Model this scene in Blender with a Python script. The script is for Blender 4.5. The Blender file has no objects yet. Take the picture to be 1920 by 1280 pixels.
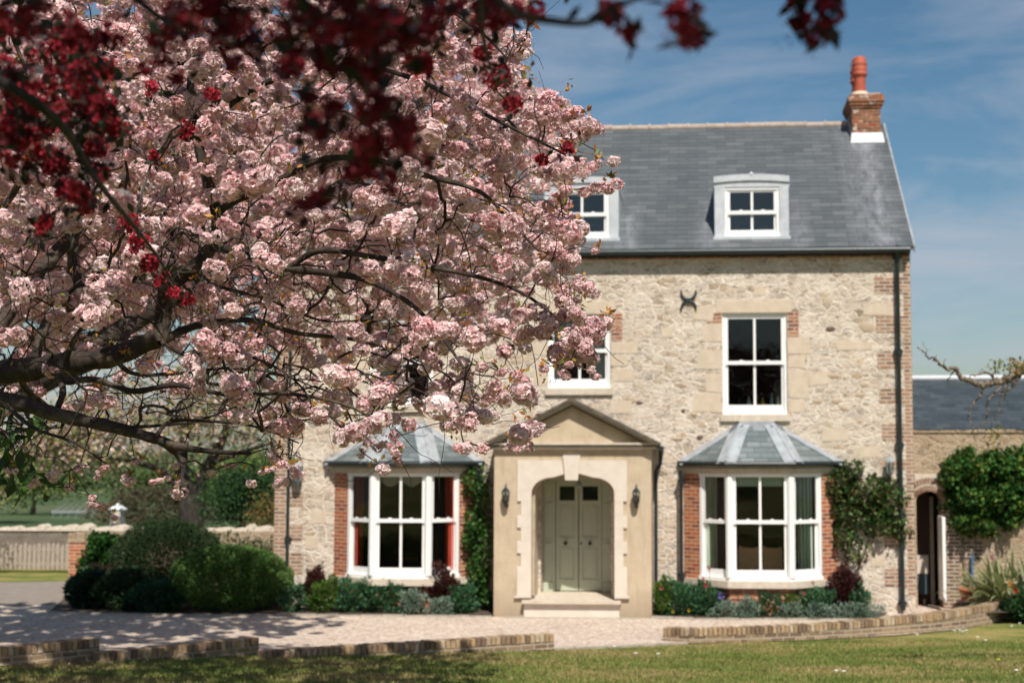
import bpy, math, random
import numpy as np
from mathutils import Vector, Matrix
R = math.radians
random.seed(11)
RNG = np.random.default_rng(7)
C = bpy.context.scene.collection
# ------------------------------------------------------------------ camera
FPX = 2667.0; PPX = 1106.0; YAW = math.atan(.0765); PITCH = math.atan(.0772); H = 3.12
cd = bpy.data.cameras.new('camera'); cam = bpy.data.objects.new('camera', cd); C.objects.link(cam)
cam.location = (0, 0, H); cam.rotation_euler = (R(90) + PITCH, 0, YAW)
cd.sensor_width = 36; cd.lens = 50; cd.shift_x = -(PPX - 960) / 1920; cd.clip_end = 20000; cd.clip_start = .05
cd.dof.use_dof = True; cd.dof.focus_distance = 6.9; cd.dof.aperture_fstop = 3.0
bpy.context.scene.camera = cam
# ------------------------------------------------------------------ world + sun
SUN = Vector((.30, -1.0, 1.38)).normalized()
sun_el = math.asin(SUN.z); sun_az = math.atan2(SUN.x, SUN.y)
w = bpy.data.worlds.new('World'); bpy.context.scene.world = w; w.use_nodes = True
nt = w.node_tree; nt.nodes.clear()
def N(nt, t, **k):
    n = nt.nodes.new(t)
    for a, v in k.items():
        if a in n.inputs.keys() if isinstance(a, str) else False: n.inputs[a].default_value = v
        else: setattr(n, a, v)
    return n
L = lambda nt, a, b: nt.links.new(a, b)
out = N(nt, 'ShaderNodeOutputWorld'); bg = N(nt, 'ShaderNodeBackground'); bg.inputs[1].default_value = .066
sky = N(nt, 'ShaderNodeTexSky'); sky.sky_type = 'NISHITA'; sky.sun_disc = False
sky.sun_elevation = sun_el; sky.sun_rotation = sun_az; sky.altitude = 50; sky.air_density = 1.0; sky.dust_density = .9; sky.ozone_density = 1.6
tc = N(nt, 'ShaderNodeTexCoord'); mp = N(nt, 'ShaderNodeMapping'); mp.inputs['Scale'].default_value = (1.6, 1.6, 6.5)
nz = N(nt, 'ShaderNodeTexNoise'); nz.inputs['Scale'].default_value = 2.6; nz.inputs['Detail'].default_value = 7; nz.inputs['Roughness'].default_value = .58
nz.inputs['Distortion'].default_value = .5
cr = N(nt, 'ShaderNodeValToRGB'); cr.color_ramp.elements[0].position = .45; cr.color_ramp.elements[1].position = .68
sx = N(nt, 'ShaderNodeSeparateXYZ'); mr = N(nt, 'ShaderNodeMapRange')
mr.inputs['From Min'].default_value = .0; mr.inputs['From Max'].default_value = .34; mr.inputs['To Min'].default_value = .85; mr.inputs['To Max'].default_value = .26
mu = N(nt, 'ShaderNodeMath', operation='MULTIPLY'); mx = N(nt, 'ShaderNodeMix', data_type='RGBA')
L(nt, tc.outputs['Generated'], mp.inputs[0]); L(nt, mp.outputs[0], nz.inputs['Vector']); L(nt, nz.outputs[0], cr.inputs[0])
L(nt, tc.outputs['Generated'], sx.inputs[0]); L(nt, sx.outputs['Z'], mr.inputs['Value'])
L(nt, cr.outputs[0], mu.inputs[0]); L(nt, mr.outputs[0], mu.inputs[1]); L(nt, mu.outputs[0], mx.inputs['Factor'])
hs = N(nt, 'ShaderNodeHueSaturation'); hs.inputs['Saturation'].default_value = 1.22; hs.inputs['Hue'].default_value = .490; hs.inputs['Value'].default_value = 1.06
L(nt, sky.outputs[0], hs.inputs['Color'])
L(nt, hs.outputs[0], mx.inputs['A']); mx.inputs['B'].default_value = (6.6, 6.9, 7.8, 1)
L(nt, mx.outputs['Result'], bg.inputs[0]); L(nt, bg.outputs[0], out.inputs[0])
sd = bpy.data.lights.new('sun', 'SUN'); sd.energy = 5.0; sd.angle = R(.53); sd.color = (1, .95, .87)
so = bpy.data.objects.new('sun', sd); C.objects.link(so); so.location = (10, -20, 40)
so.rotation_euler = (-SUN).to_track_quat('-Z', 'Y').to_euler()
vs = bpy.context.scene.view_settings
vs.view_transform = 'Standard'; vs.look = 'None'; vs.exposure = 0.22; vs.gamma = 1
try:
    bpy.context.scene.cycles.use_denoising = True
    bpy.context.scene.cycles.transparent_max_bounces = 12
    bpy.context.scene.cycles.max_bounces = 8
except Exception: pass
# ------------------------------------------------------------------ pixel -> point on a plane
RM = cam.rotation_euler.to_matrix()
def P(px, py, Y):
    d = RM @ Vector(((px - PPX) / FPX, -(py - 640) / FPX, -1))
    return Vector((0, 0, H)) + d * (Y / d.y)
def PX(px, Y): return P(px, 846, Y).x
def PZ(py, Y, px=1310): return P(px, py, Y).z
def gz(Y):                                                   # lawn rises towards the camera
    t = (22.6 - Y) / .5
    return .075 * .5 * (math.log1p(math.exp(min(t, 40))) if t < 30 else t)
def PG(px, py):                                              # pixel -> point on the ground
    d = RM @ Vector(((px - PPX) / FPX, -(py - 640) / FPX, -1))
    lo, hi = 5., 400.
    for _ in range(50):
        m = (lo + hi) / 2; z = H + d.z * m / d.y
        if z > gz(m): lo = m
        else: hi = m
    return Vector((d.x * lo / d.y, lo, gz(lo)))
# ------------------------------------------------------------------ mesh helpers
class MB:
    def __init__(s, M=None): s.v = []; s.f = []; s.sm = []; s.M = M
    def add(s, vs, fs, smooth=False):
        o = len(s.v); s.v += [s.M @ Vector(p) if s.M else Vector(p) for p in vs]
        s.f += [tuple(i + o for i in f) for f in fs]; s.sm += [smooth] * len(fs)
    def box(s, x0, x1, y0, y1, z0, z1):
        s.add([(x0,y0,z0),(x1,y0,z0),(x1,y1,z0),(x0,y1,z0),(x0,y0,z1),(x1,y0,z1),(x1,y1,z1),(x0,y1,z1)],
              [(0,3,2,1),(4,5,6,7),(0,1,5,4),(1,2,6,5),(2,3,7,6),(3,0,4,7)])
    def slab(s, pts, off):
        off = Vector(off); n = len(pts); a = [Vector(p) for p in pts]; b = [p + off for p in a]
        s.add(a + b, [tuple(range(n))[::-1], tuple(range(n, 2*n))] + [(i, (i+1) % n, n + (i+1) % n, n + i) for i in range(n)])
    def quad(s, a, b, c, d): s.add([a, b, c, d], [(0, 1, 2, 3)])
    def tube(s, pts, rad, n=8, cap=True, smooth=True):
        pts = [Vector(p) for p in pts]; k = len(pts)
        if not isinstance(rad, (list, tuple)): rad = [rad] * k
        vs = []; up = Vector((0, 0, 1)); pu = None
        for i, p in enumerate(pts):
            d = (pts[min(i+1, k-1)] - pts[max(i-1, 0)]).normalized()
            if pu is None: pu = d.cross(Vector((.31, .93, .17)) if abs(d.z) > .8 else up).normalized()
            pu = (pu - d * pu.dot(d)).normalized(); pv = d.cross(pu)
            for j in range(n):
                a = 2 * math.pi * j / n; vs.append(p + (pu * math.cos(a) + pv * math.sin(a)) * rad[i])
        fs = [(i*n + j, i*n + (j+1) % n, (i+1)*n + (j+1) % n, (i+1)*n + j) for i in range(k-1) for j in range(n)]
        s.add(vs, fs, smooth)
        if cap: s.add(vs[:n], [tuple(range(n))[::-1]]); s.add(vs[-n:], [tuple(range(n))])
    def lathe(s, c, prof, n=16, smooth=True, ax=None):
        c = Vector(c); vs = []
        for r, z in prof:
            for j in range(n):
                a = 2*math.pi*(j + .5)/n; vs.append(c + Vector((r*math.cos(a), r*math.sin(a), z)))
        k = len(prof)
        s.add(vs, [(i*n+j, i*n+(j+1) % n, (i+1)*n+(j+1) % n, (i+1)*n+j) for i in range(k-1) for j in range(n)], smooth)
        if prof[0][0] > 1e-4: s.add(vs[:n], [tuple(range(n))[::-1]])
        if prof[-1][0] > 1e-4: s.add(vs[-n:], [tuple(range(n))])
    def build(s, name, m, parent=None):
        me = bpy.data.meshes.new(name); me.from_pydata(s.v, [], s.f)
        if m: me.materials.append(m)
        me.polygons.foreach_set('use_smooth', s.sm); me.update()
        boxuv(me)
        return link(name, me, parent)
def boxuv(me):
    uv = me.uv_layers.new(name='UVMap').data
    co = [v.co for v in me.vertices]
    for p in me.polygons:
        n = p.normal
        if abs(n.z) > .95:
            for li in p.loop_indices:
                c = co[me.loops[li].vertex_index]; uv[li].uv = (c.x, c.y)
        else:
            t = Vector((-n.y, n.x, 0)).normalized(); t = t if abs(t.x) < 1e-6 or t.x > 0 else -t
            b = n.cross(t); b = b if b.z > 0 else -b
            for li in p.loop_indices:
                c = co[me.loops[li].vertex_index]; uv[li].uv = (c.dot(t), c.dot(b))
def link(name, data, parent=None):
    o = bpy.data.objects.new(name, data); C.objects.link(o)
    if parent:
        o.parent = parent; o.matrix_parent_inverse = world_of(parent).inverted()
    return o
def world_of(o):
    m = o.matrix_parent_inverse @ o.matrix_basis if o.parent else o.matrix_basis
    m = Matrix.Translation(o.location) if not o.parent else Matrix.Identity(4)
    return m
def tag(o, label=None, cat=None, group=None, kind=None):
    if label: o['label'] = label
    if cat: o['category'] = cat
    if group: o['group'] = group
    if kind: o['kind'] = kind
    return o
def empty(name, loc, label, cat, group=None):
    o = bpy.data.objects.new(name, None); C.objects.link(o); o.location = loc; o.empty_display_size = .2
    return tag(o, label, cat, group)
def part(name, parent):
    return link(name, None, parent)
def npmesh(name, V, F, m, parent=None, col=None, smooth=False, uv=False):
    """V (n,3), F (k,3|4) arrays; col (n,3)"""
    me = bpy.data.meshes.new(name); V = np.asarray(V, np.float32); F = np.asarray(F, np.int32)
    me.vertices.add(len(V)); me.vertices.foreach_set('co', V.ravel())
    me.loops.add(F.size); me.loops.foreach_set('vertex_index', F.ravel())
    me.polygons.add(len(F)); me.polygons.foreach_set('loop_start', np.arange(0, F.size, F.shape[1], dtype=np.int32))
    me.polygons.foreach_set('loop_total', np.full(len(F), F.shape[1], np.int32))
    if smooth: me.polygons.foreach_set('use_smooth', np.ones(len(F), bool))
    if col is not None:
        a = me.color_attributes.new('Col', 'FLOAT_COLOR', 'POINT')
        a.data.foreach_set('color', np.concatenate([col, np.ones((len(col), 1))], 1).astype(np.float32).ravel())
    me.materials.append(m); me.update(calc_edges=True); me.validate()
    return link(name, me, parent)
# ------------------------------------------------------------------ materials
def mat(name, base=(.5,.5,.5), rough=.7, metal=0, spec=.5):
    m = bpy.data.materials.new(name); m.use_nodes = True
    b = m.node_tree.nodes['Principled BSDF']; b.inputs['Base Color'].default_value = (*base, 1)
    b.inputs['Roughness'].default_value = rough; b.inputs['Metallic'].default_value = metal
    b.inputs['Specular IOR Level'].default_value = spec
    return m
def uvn(nt, scale=(1,1,1), src='UV'):
    t = N(nt, 'ShaderNodeTexCoord'); mp = N(nt, 'ShaderNodeMapping'); mp.inputs['Scale'].default_value = scale
    L(nt, t.outputs[src], mp.inputs[0]); return mp.outputs[0]
def noise(nt, vec, scale, detail=4, rough=.55, dist=0):
    n = N(nt, 'ShaderNodeTexNoise'); n.inputs['Scale'].default_value = scale; n.inputs['Detail'].default_value = detail
    n.inputs['Roughness'].default_value = rough; n.inputs['Distortion'].default_value = dist
    L(nt, vec, n.inputs['Vector']); return n
def ramp(nt, fac, stops, const=False):
    r = N(nt, 'ShaderNodeValToRGB'); e = r.color_ramp
    if const: e.interpolation = 'CONSTANT'
    while len(e.elements) > 1: e.elements.remove(e.elements[-1])
    e.elements[0].position = stops[0][0]; e.elements[0].color = (*stops[0][1], 1)
    for p, c in stops[1:]:
        k = e.elements.new(p); k.color = (*c, 1)
    L(nt, fac, r.inputs[0]); return r.outputs[0]
def mixc(nt, fac, a, b, mode='MIX'):
    m = N(nt, 'ShaderNodeMix', data_type='RGBA', blend_type=mode)
    for s, v in (('Factor', fac), ('A', a), ('B', b)):
        if hasattr(v, 'is_output'): L(nt, v, m.inputs[s])
        else: m.inputs[s].default_value = v if s == 'Factor' else (*v, 1)
    return m.outputs['Result']
def maths(nt, op, a, b=None, clamp=False):
    m = N(nt, 'ShaderNodeMath', operation=op); m.use_clamp = clamp
    for i, v in enumerate((a, b)):
        if v is None: continue
        if hasattr(v, 'is_output'): L(nt, v, m.inputs[i])
        else: m.inputs[i].default_value = v
    return m.outputs[0]
def bump(nt, h, strength=.5, dist=.02):
    b = N(nt, 'ShaderNodeBump'); b.inputs['Strength'].default_value = strength; b.inputs['Distance'].default_value = dist
    L(nt, h, b.inputs['Height']); L(nt, b.outputs[0], nt.nodes['Principled BSDF'].inputs['Normal'])
def setc(nt, c): L(nt, c, nt.nodes['Principled BSDF'].inputs['Base Color'])
def mottled(name, c1, c2, scale=6, rough=.75, bs=.3, bd=.01, src='Object', spec=.5, c3=None):
    m = mat(name, c1, rough, spec=spec); nt = m.node_tree; v = uvn(nt, (1,1,1), src)
    n = noise(nt, v, scale, 6, .62)
    st = [(.3, c1), (.68, c2)] + ([(.76, c3)] if c3 else [])
    c = ramp(nt, n.outputs[0], st); setc(nt, c)
    n2 = noise(nt, v, scale * 6, 4); bump(nt, n2.outputs[0], bs, bd)
    return m
def brickmat(name, cols, mortar, bw=.235, bh=.075, mort=.012, rough=.85, lichen=0):
    m = mat(name, cols[0], rough, spec=.25); nt = m.node_tree; v = uvn(nt)
    dn = noise(nt, v, 9, 2); va = N(nt, 'ShaderNodeVectorMath', operation='MULTIPLY_ADD')
    L(nt, dn.outputs['Color'], va.inputs[0]); va.inputs[1].default_value = (.012, .012, 0); L(nt, v, va.inputs[2])
    b = N(nt, 'ShaderNodeTexBrick'); L(nt, va.outputs[0], b.inputs['Vector'])
    b.inputs['Scale'].default_value = 1; b.inputs['Brick Width'].default_value = bw; b.inputs['Row Height'].default_value = bh
    b.inputs['Mortar Size'].default_value = mort; b.inputs['Mortar Smooth'].default_value = .3
    b.inputs['Color1'].default_value = (0,0,0,1); b.inputs['Color2'].default_value = (1,1,1,1); b.inputs['Mortar'].default_value = (.5,.5,.5,1)
    b.inputs['Bias'].default_value = 0
    n = len(cols); c = ramp(nt, b.outputs['Color'], [(i / n, cc) for i, cc in enumerate(cols)], False)
    big = noise(nt, v, 3, 5); c = mixc(nt, maths(nt, 'MULTIPLY', big.outputs[0], .55), c, tuple(x * .55 for x in cols[0]), 'MIX')
    fine = noise(nt, v, 60, 3); c = mixc(nt, .35, c, ramp(nt, fine.outputs[0], [(.3, (.25,.25,.25)), (.7, (1,1,1))]), 'MULTIPLY')
    mn = noise(nt, v, 14, 3); mc = mixc(nt, maths(nt, 'MULTIPLY', mn.outputs[0], 1), tuple(x * .72 for x in mortar), mortar)
    c = mixc(nt, b.outputs['Fac'], c, mc)
    if lichen:
        ln = noise(nt, v, 7, 4); lm = ramp(nt, ln.outputs[0], [(.56, (0,0,0)), (.66, (1,1,1))]); c = mixc(nt, maths(nt, 'MULTIPLY', lm, lichen), c, (.62,.58,.52))
    setc(nt, c)
    hgt = maths(nt, 'SUBTRACT', fine.outputs[0], maths(nt, 'MULTIPLY', b.outputs['Fac'], 2.0)); bump(nt, hgt, .6, .008)
    return m
def rubblemat(name, pal, mortar, sc=(3.6, 6.4, 1), bd=.045, mw=.09):
    m = mat(name, mortar, .92, spec=.15); nt = m.node_tree; v = uvn(nt)
    dn = noise(nt, v, 3.5, 4, .6); va = N(nt, 'ShaderNodeVectorMath', operation='MULTIPLY_ADD')
    L(nt, dn.outputs['Color'], va.inputs[0]); va.inputs[1].default_value = (.17, .11, 0); L(nt, v, va.inputs[2])
    m2 = N(nt, 'ShaderNodeMapping'); m2.inputs['Scale'].default_value = sc; L(nt, va.outputs[0], m2.inputs[0])
    vo = N(nt, 'ShaderNodeTexVoronoi'); vo.voronoi_dimensions = '2D'; vo.inputs['Scale'].default_value = 1; vo.inputs['Randomness'].default_value = .95; L(nt, m2.outputs[0], vo.inputs['Vector'])
    ve = N(nt, 'ShaderNodeTexVoronoi'); ve.voronoi_dimensions = '2D'; ve.feature = 'DISTANCE_TO_EDGE'; ve.inputs['Scale'].default_value = 1; ve.inputs['Randomness'].default_value = .95; L(nt, m2.outputs[0], ve.inputs['Vector'])
    sp = N(nt, 'ShaderNodeSeparateColor'); L(nt, vo.outputs['Color'], sp.inputs[0])
    c = ramp(nt, sp.outputs[0], pal)
    f1 = noise(nt, v, 22, 5, .65); c = mixc(nt, .75, c, ramp(nt, f1.outputs[0], [(.28, (.45,.42,.38)), (.62, (1.05,1.04,1.02))]), 'MULTIPLY')
    # mortar width varies per stone: many stones nearly lost in mortar
    wv = maths(nt, 'MULTIPLY', maths(nt, 'ADD', sp.outputs[1], dn.outputs[0]), mw)
    e = maths(nt, 'DIVIDE', ve.outputs['Distance'], wv, True)
    stone = ramp(nt, e, [(.55, (0,0,0)), (1, (1,1,1))])
    mn = noise(nt, v, 11, 5, .6); mc = mixc(nt, mn.outputs[0], tuple(x*.8 for x in mortar), tuple(min(1, x*1.1) for x in mortar))
    hid = ramp(nt, noise(nt, v, 2.1, 4, .6).outputs[0], [(.34, (.30,.30,.30)), (.60, (1,1,1))])
    c = mixc(nt, maths(nt, 'MULTIPLY', stone, hid), mc, c)
    # small dark pits
    pv = noise(nt, uvn(nt, (1, 2.2, 1)), 7.5, 5, .55); pm = ramp(nt, pv.outputs[0], [(.34, (1,1,1)), (.405, (0,0,0))]); c = mixc(nt, maths(nt, 'MULTIPLY', pm, .75), c, tuple(x*.30 for x in mortar))
    setc(nt, c)
    h = maths(nt, 'ADD', maths(nt, 'MULTIPLY', maths(nt, 'MULTIPLY', e, hid), .6), maths(nt, 'MULTIPLY', f1.outputs[0], .7))
    h = maths(nt, 'SUBTRACT', h, maths(nt, 'MULTIPLY', pm, .8))
    h = maths(nt, 'ADD', h, maths(nt, 'MULTIPLY', sp.outputs[2], .3)); bump(nt, h, .62, bd)
    return m
def slatemat(name, cols, bw=.30, bh=.21, rough=.42, stains=True):
    m = mat(name, cols[0], rough, spec=.5); nt = m.node_tree; v = uvn(nt)
    b = N(nt, 'ShaderNodeTexBrick'); L(nt, v, b.inputs['Vector']); b.inputs['Scale'].default_value = 1
    b.inputs['Brick Width'].default_value = bw; b.inputs['Row Height'].default_value = bh; b.inputs['Mortar Size'].default_value = .007; b.inputs['Mortar Smooth'].default_value = .1
    b.inputs['Color1'].default_value = (0,0,0,1); b.inputs['Color2'].default_value = (1,1,1,1); b.inputs['Mortar'].default_value = (.5,.5,.5,1)
    c = ramp(nt, b.outputs['Color'], [(0, cols[0]), (.5, cols[1]), (1, cols[2])])
    n = noise(nt, uvn(nt, (.5, 1.6, 1)), 3, 6, .6); c = mixc(nt, .5, c, ramp(nt, n.outputs[0], [(.3, (.62,.66,.68)), (.7, (1.1,1.08,1.05))]), 'MULTIPLY')
    c = mixc(nt, maths(nt, 'MULTIPLY', b.outputs['Fac'], .4), c, tuple(x*.3 for x in cols[0]))
    # row step in the bump, its shadow line also painted into the colour
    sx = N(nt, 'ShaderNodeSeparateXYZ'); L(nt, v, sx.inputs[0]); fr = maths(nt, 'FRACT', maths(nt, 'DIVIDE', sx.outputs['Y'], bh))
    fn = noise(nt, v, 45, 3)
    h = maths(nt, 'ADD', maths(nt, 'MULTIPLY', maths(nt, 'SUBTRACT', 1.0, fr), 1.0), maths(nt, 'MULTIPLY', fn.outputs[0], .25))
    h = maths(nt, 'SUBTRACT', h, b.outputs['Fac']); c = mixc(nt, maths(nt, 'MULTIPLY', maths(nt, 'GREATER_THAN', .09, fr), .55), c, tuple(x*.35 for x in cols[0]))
    m['_c'] = 0
    if stains:
        wx = N(nt, 'ShaderNodeSeparateXYZ'); g = N(nt, 'ShaderNodeNewGeometry'); L(nt, g.outputs['Position'], wx.inputs[0])
        sn = noise(nt, uvn(nt, (2.2, .7, 1)), 3.0, 6, .7)
        tot = None
        for cx, wd, st, zl in stains:
            d = maths(nt, 'ABSOLUTE', maths(nt, 'SUBTRACT', wx.outputs['X'], cx))
            k = maths(nt, 'SUBTRACT', 1.0, maths(nt, 'DIVIDE', d, wd), True)
            k = maths(nt, 'MULTIPLY', k, maths(nt, 'MULTIPLY', maths(nt, 'SUBTRACT', zl, wx.outputs['Z'], True), st)); tot = k if tot is None else maths(nt, 'ADD', tot, k)
        k = maths(nt, 'MULTIPLY', tot, maths(nt, 'MULTIPLY', maths(nt, 'SUBTRACT', sn.outputs[0], .36), 3.6, True), True)
        c = mixc(nt, maths(nt, 'MULTIPLY', k, .5), c, (.36,.37,.40))
    setc(nt, c); bump(nt, h, .7, .012)
    return m
def leafmat(name, rough=.55, trans=.3, tint=(1,1,1), spec=.35):
    m = bpy.data.materials.new(name); m.use_nodes = True; nt = m.node_tree; b = nt.nodes['Principled BSDF']
    a = N(nt, 'ShaderNodeVertexColor'); a.layer_name = 'Col'
    c = mixc(nt, 1.0, a.outputs['Color'], tint, 'MULTIPLY')
    L(nt, c, b.inputs['Base Color']); b.inputs['Roughness'].default_value = rough; b.inputs['Specular IOR Level'].default_value = spec
    t = N(nt, 'ShaderNodeBsdfTranslucent'); L(nt, c, t.inputs['Color'])
    mx = N(nt, 'ShaderNodeMixShader'); mx.inputs[0].default_value = trans
    L(nt, b.outputs[0], mx.inputs[1]); L(nt, t.outputs[0], mx.inputs[2]); L(nt, mx.outputs[0], nt.nodes['Material Output'].inputs[0])
    return m
def glassmat(name, tint=(.93,.96,.95), refl=1.0):
    m = bpy.data.materials.new(name); m.use_nodes = True; nt = m.node_tree; nt.nodes.remove(nt.nodes['Principled BSDF'])
    t = N(nt, 'ShaderNodeBsdfTransparent'); t.inputs[0].default_value = (*tint, 1)
    g = N(nt, 'ShaderNodeBsdfGlossy'); g.inputs['Roughness'].default_value = .02
    nz = noise(nt, uvn(nt, (1,1,1)), 1.4, 2); bp = N(nt, 'ShaderNodeBump'); bp.inputs['Strength'].default_value = .15; bp.inputs['Distance'].default_value = .02
    L(nt, nz.outputs[0], bp.inputs['Height']); L(nt, bp.outputs[0], g.inputs['Normal'])
    f = N(nt, 'ShaderNodeFresnel'); f.inputs[0].default_value = 1.5
    k = maths(nt, 'MULTIPLY', f.outputs[0], refl, True)
    mx = N(nt, 'ShaderNodeMixShader'); L(nt, k, mx.inputs[0]); L(nt, t.outputs[0], mx.inputs[1]); L(nt, g.outputs[0], mx.inputs[2])
    L(nt, mx.outputs[0], nt.nodes['Material Output'].inputs[0]); return m
Y0 = 28.0
M = {}
M['rubble'] = rubblemat('rubble_stone', [(0, (.56,.46,.365)), (.2, (.66,.57,.47)), (.4, (.47,.39,.315)), (.55, (.60,.49,.38)), (.7, (.66,.58,.50)), (.8, (.50,.37,.25)), (.88, (.40,.36,.32)), (.95, (.58,.44,.30)), (1, (.28,.21,.15))], (.76,.665,.555), (4.9, 10.2, 1), .05, .10)
M['rubble2'] = rubblemat('garden_rubble', [(0, (.38,.27,.18)), (.3, (.46,.35,.25)), (.6, (.30,.22,.15)), (.85, (.42,.29,.18)), (1, (.20,.15,.11))], (.47,.37,.26), (4.8, 9.6, 1), .045, .10)
M['brick'] = brickmat('red_brick', [(.36,.10,.045), (.50,.17,.075), (.44,.20,.11), (.58,.27,.14), (.22,.09,.06)], (.56,.47,.38))
M['brick_bay'] = brickmat('orange_brick', [(.46,.10,.035), (.60,.17,.06), (.52,.19,.08), (.64,.26,.11), (.30,.09,.05)], (.58,.46,.35), mort=.010)
M['brick_pale'] = brickmat('weathered_brick', [(.42,.20,.11), (.50,.27,.16), (.38,.25,.17), (.55,.33,.20), (.24,.13,.09)], (.55,.47,.38), mort=.016)
M['brick_dark'] = brickmat('dark_brick', [(.20,.10,.07), (.14,.08,.07), (.26,.13,.09), (.10,.07,.06)], (.46,.38,.29), mort=.02)
M['brick_chimney'] = brickmat('chimney_brick', [(.34,.075,.03), (.44,.14,.06), (.30,.12,.06), (.40,.19,.09), (.20,.09,.05)], (.30,.19,.12), lichen=.75)
M['brick_low'] = brickmat('yellow_brick', [(.34,.23,.13), (.42,.29,.165), (.30,.20,.12), (.38,.27,.16), (.20,.14,.09)], (.45,.37,.28), .115, .22, .013)
M['ashlar'] = mottled('ashlar_stone', (.50,.40,.295), (.60,.50,.385), 5, .85, .6, .01, c3=(.50,.36,.24))
M['sill'] = mottled('sill_stone', (.48,.40,.31), (.62,.54,.44), 8, .85, .4, .006)
def rendermat(name, a, b, st):
    m = mat(name, a, .92, spec=.2); nt = m.node_tree; v = uvn(nt); n = noise(nt, v, 2.6, 6, .65); c = ramp(nt, n.outputs[0], [(.3, a), (.66, b)])
    k = noise(nt, uvn(nt, (5, .7, 1)), 1.6, 6, .7); c = mixc(nt, ramp(nt, k.outputs[0], [(.50, (0,0,0)), (.78, (.75,.75,.75))]), c, st)
    f = noise(nt, v, 40, 4, .7); c = mixc(nt, .3, c, ramp(nt, f.outputs[0], [(.3, (.6,.58,.55)), (.65, (1.08,1.07,1.05))]), 'MULTIPLY')
    z = N(nt, 'ShaderNodeSeparateXYZ'); L(nt, v, z.inputs[0]); g = maths(nt, 'SUBTRACT', 1.0, maths(nt, 'MULTIPLY', z.outputs['Y'], 1.6), True)
    c = mixc(nt, maths(nt, 'MULTIPLY', maths(nt, 'MULTIPLY', g, n.outputs[0]), 1.0, True), c, tuple(x*.5 for x in st)); setc(nt, c); bump(nt, f.outputs[0], .4, .006); return m
M['render'] = rendermat('sand_render', (.46,.365,.255), (.56,.46,.335), (.36,.27,.175))
M['surround'] = mottled('pale_limestone', (.58,.50,.415), (.66,.585,.50), 4, .85, .25, .004)
M['trimstone'] = mottled('weathered_shadow_moulding', (.05,.045,.035), (.13,.11,.08), 9, .9, .4, .006)  # dark weathering of the rake, also colours in the cornice shadow lines
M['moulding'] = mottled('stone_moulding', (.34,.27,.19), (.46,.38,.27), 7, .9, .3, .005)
M['white'] = mottled('white_paint', (.78,.77,.75), (.84,.83,.81), 4, .38, .05, .002)
M['cream'] = mottled('cream_plaster', (.52,.44,.36), (.58,.50,.41), 2, .9, .1, .003)
M['green'] = mottled('sage_green_paint', (.42,.46,.35), (.47,.51,.40), 3, .45, .06, .002)
M['green_dk'] = mat('sage_groove', (.15,.165,.125), .6)
M['black'] = mottled('black_iron_paint', (.012,.02,.022), (.022,.033,.036), 12, .38, .1, .002)
M['lead'] = mottled('lead_sheet', (.22,.24,.26), (.38,.40,.42), 5, .5, .3, .01, c3=(.50,.51,.53))
M['leadw'] = mottled('pale_lead', (.40,.42,.45), (.54,.56,.58), 5, .5, .15, .006)
_zl = 8.55
_st = [(PX(1643, 30), .40, 1.0, 99), (PX(1326, 28.6), .26, .75, _zl), (PX(1503, 28.6), .28, .7, _zl), (PX(1182, 28.6), .30, .85, _zl), (PX(1604, 30), .3, .5, 99)]
M['slate'] = slatemat('roof_slate', [(.074,.083,.089), (.092,.101,.107), (.118,.127,.133)], .42, .175, .5, stains=_st)
M['slate_bay'] = slatemat('bay_slate', [(.09,.115,.12), (.14,.17,.175), (.22,.25,.26)], .26, .16, .38, stains=None)
M['slate_far'] = slatemat('wing_slate', [(.030,.042,.048), (.045,.058,.065), (.065,.080,.088)], .3, .2, .5, stains=None)
M['terra'] = mottled('terracotta', (.34,.06,.03), (.44,.10,.05), 6, .7, .2, .004)
M['mortarcap'] = mottled('cap_mortar', (.55,.42,.30), (.64,.52,.40), 8, .9, .5, .01)
M['ridge'] = mottled('ridge_clay', (.30,.22,.17), (.42,.34,.28), 9, .85, .3, .006)
M['glass'] = glassmat('window_glass', refl=1.3)
M['glass_hi'] = glassmat('dormer_glass', refl=2.6)
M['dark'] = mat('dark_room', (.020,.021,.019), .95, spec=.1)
M['floor_in'] = mat('room_floor', (.10,.06,.035), .8)
M['soil'] = mottled('bed_soil', (.05,.035,.025), (.10,.07,.05), 8, .95, .8, .03)
M['kerb'] = mottled('stone_kerb', (.30,.26,.21), (.42,.37,.30), 9, .9, .5, .01)
M['wood'] = mottled('weathered_timber', (.30,.24,.19), (.42,.35,.28), 9, .85, .4, .004)
M['flower_red'] = leafmat('crab_petals', .6, .25, spec=.2)
M['petal'] = leafmat('cherry_petals', .6, .36, spec=.2)
M['leaf'] = leafmat('leaves', .42, .28)
M['leafmatte'] = leafmat('needle_leaves', .7, .15, spec=.15)
def barkmat(name, a, b, sc):
    m = mat(name, a, .75, spec=.3); nt = m.node_tree; v = uvn(nt, sc, 'Object')
    n = noise(nt, v, 5, 7, .65, .6); c = ramp(nt, n.outputs[0], [(.32, tuple(x*.4 for x in a)), (.5, a), (.66, b), (.8, tuple(min(1, x*1.5) for x in b))]); setc(nt, c); bump(nt, n.outputs[0], .8, .02); return m
M['bark'] = barkmat('cherry_bark', (.034,.023,.018), (.095,.072,.052), (1.5, 1.5, 1.5))
M['bark_grey'] = barkmat('grey_bark', (.16,.12,.09), (.34,.29,.23), (2, 2, 2))
M['bark_dark'] = barkmat('dark_bark', (.030,.024,.018), (.07,.056,.042), (1.5, 1.5, 1))
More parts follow.
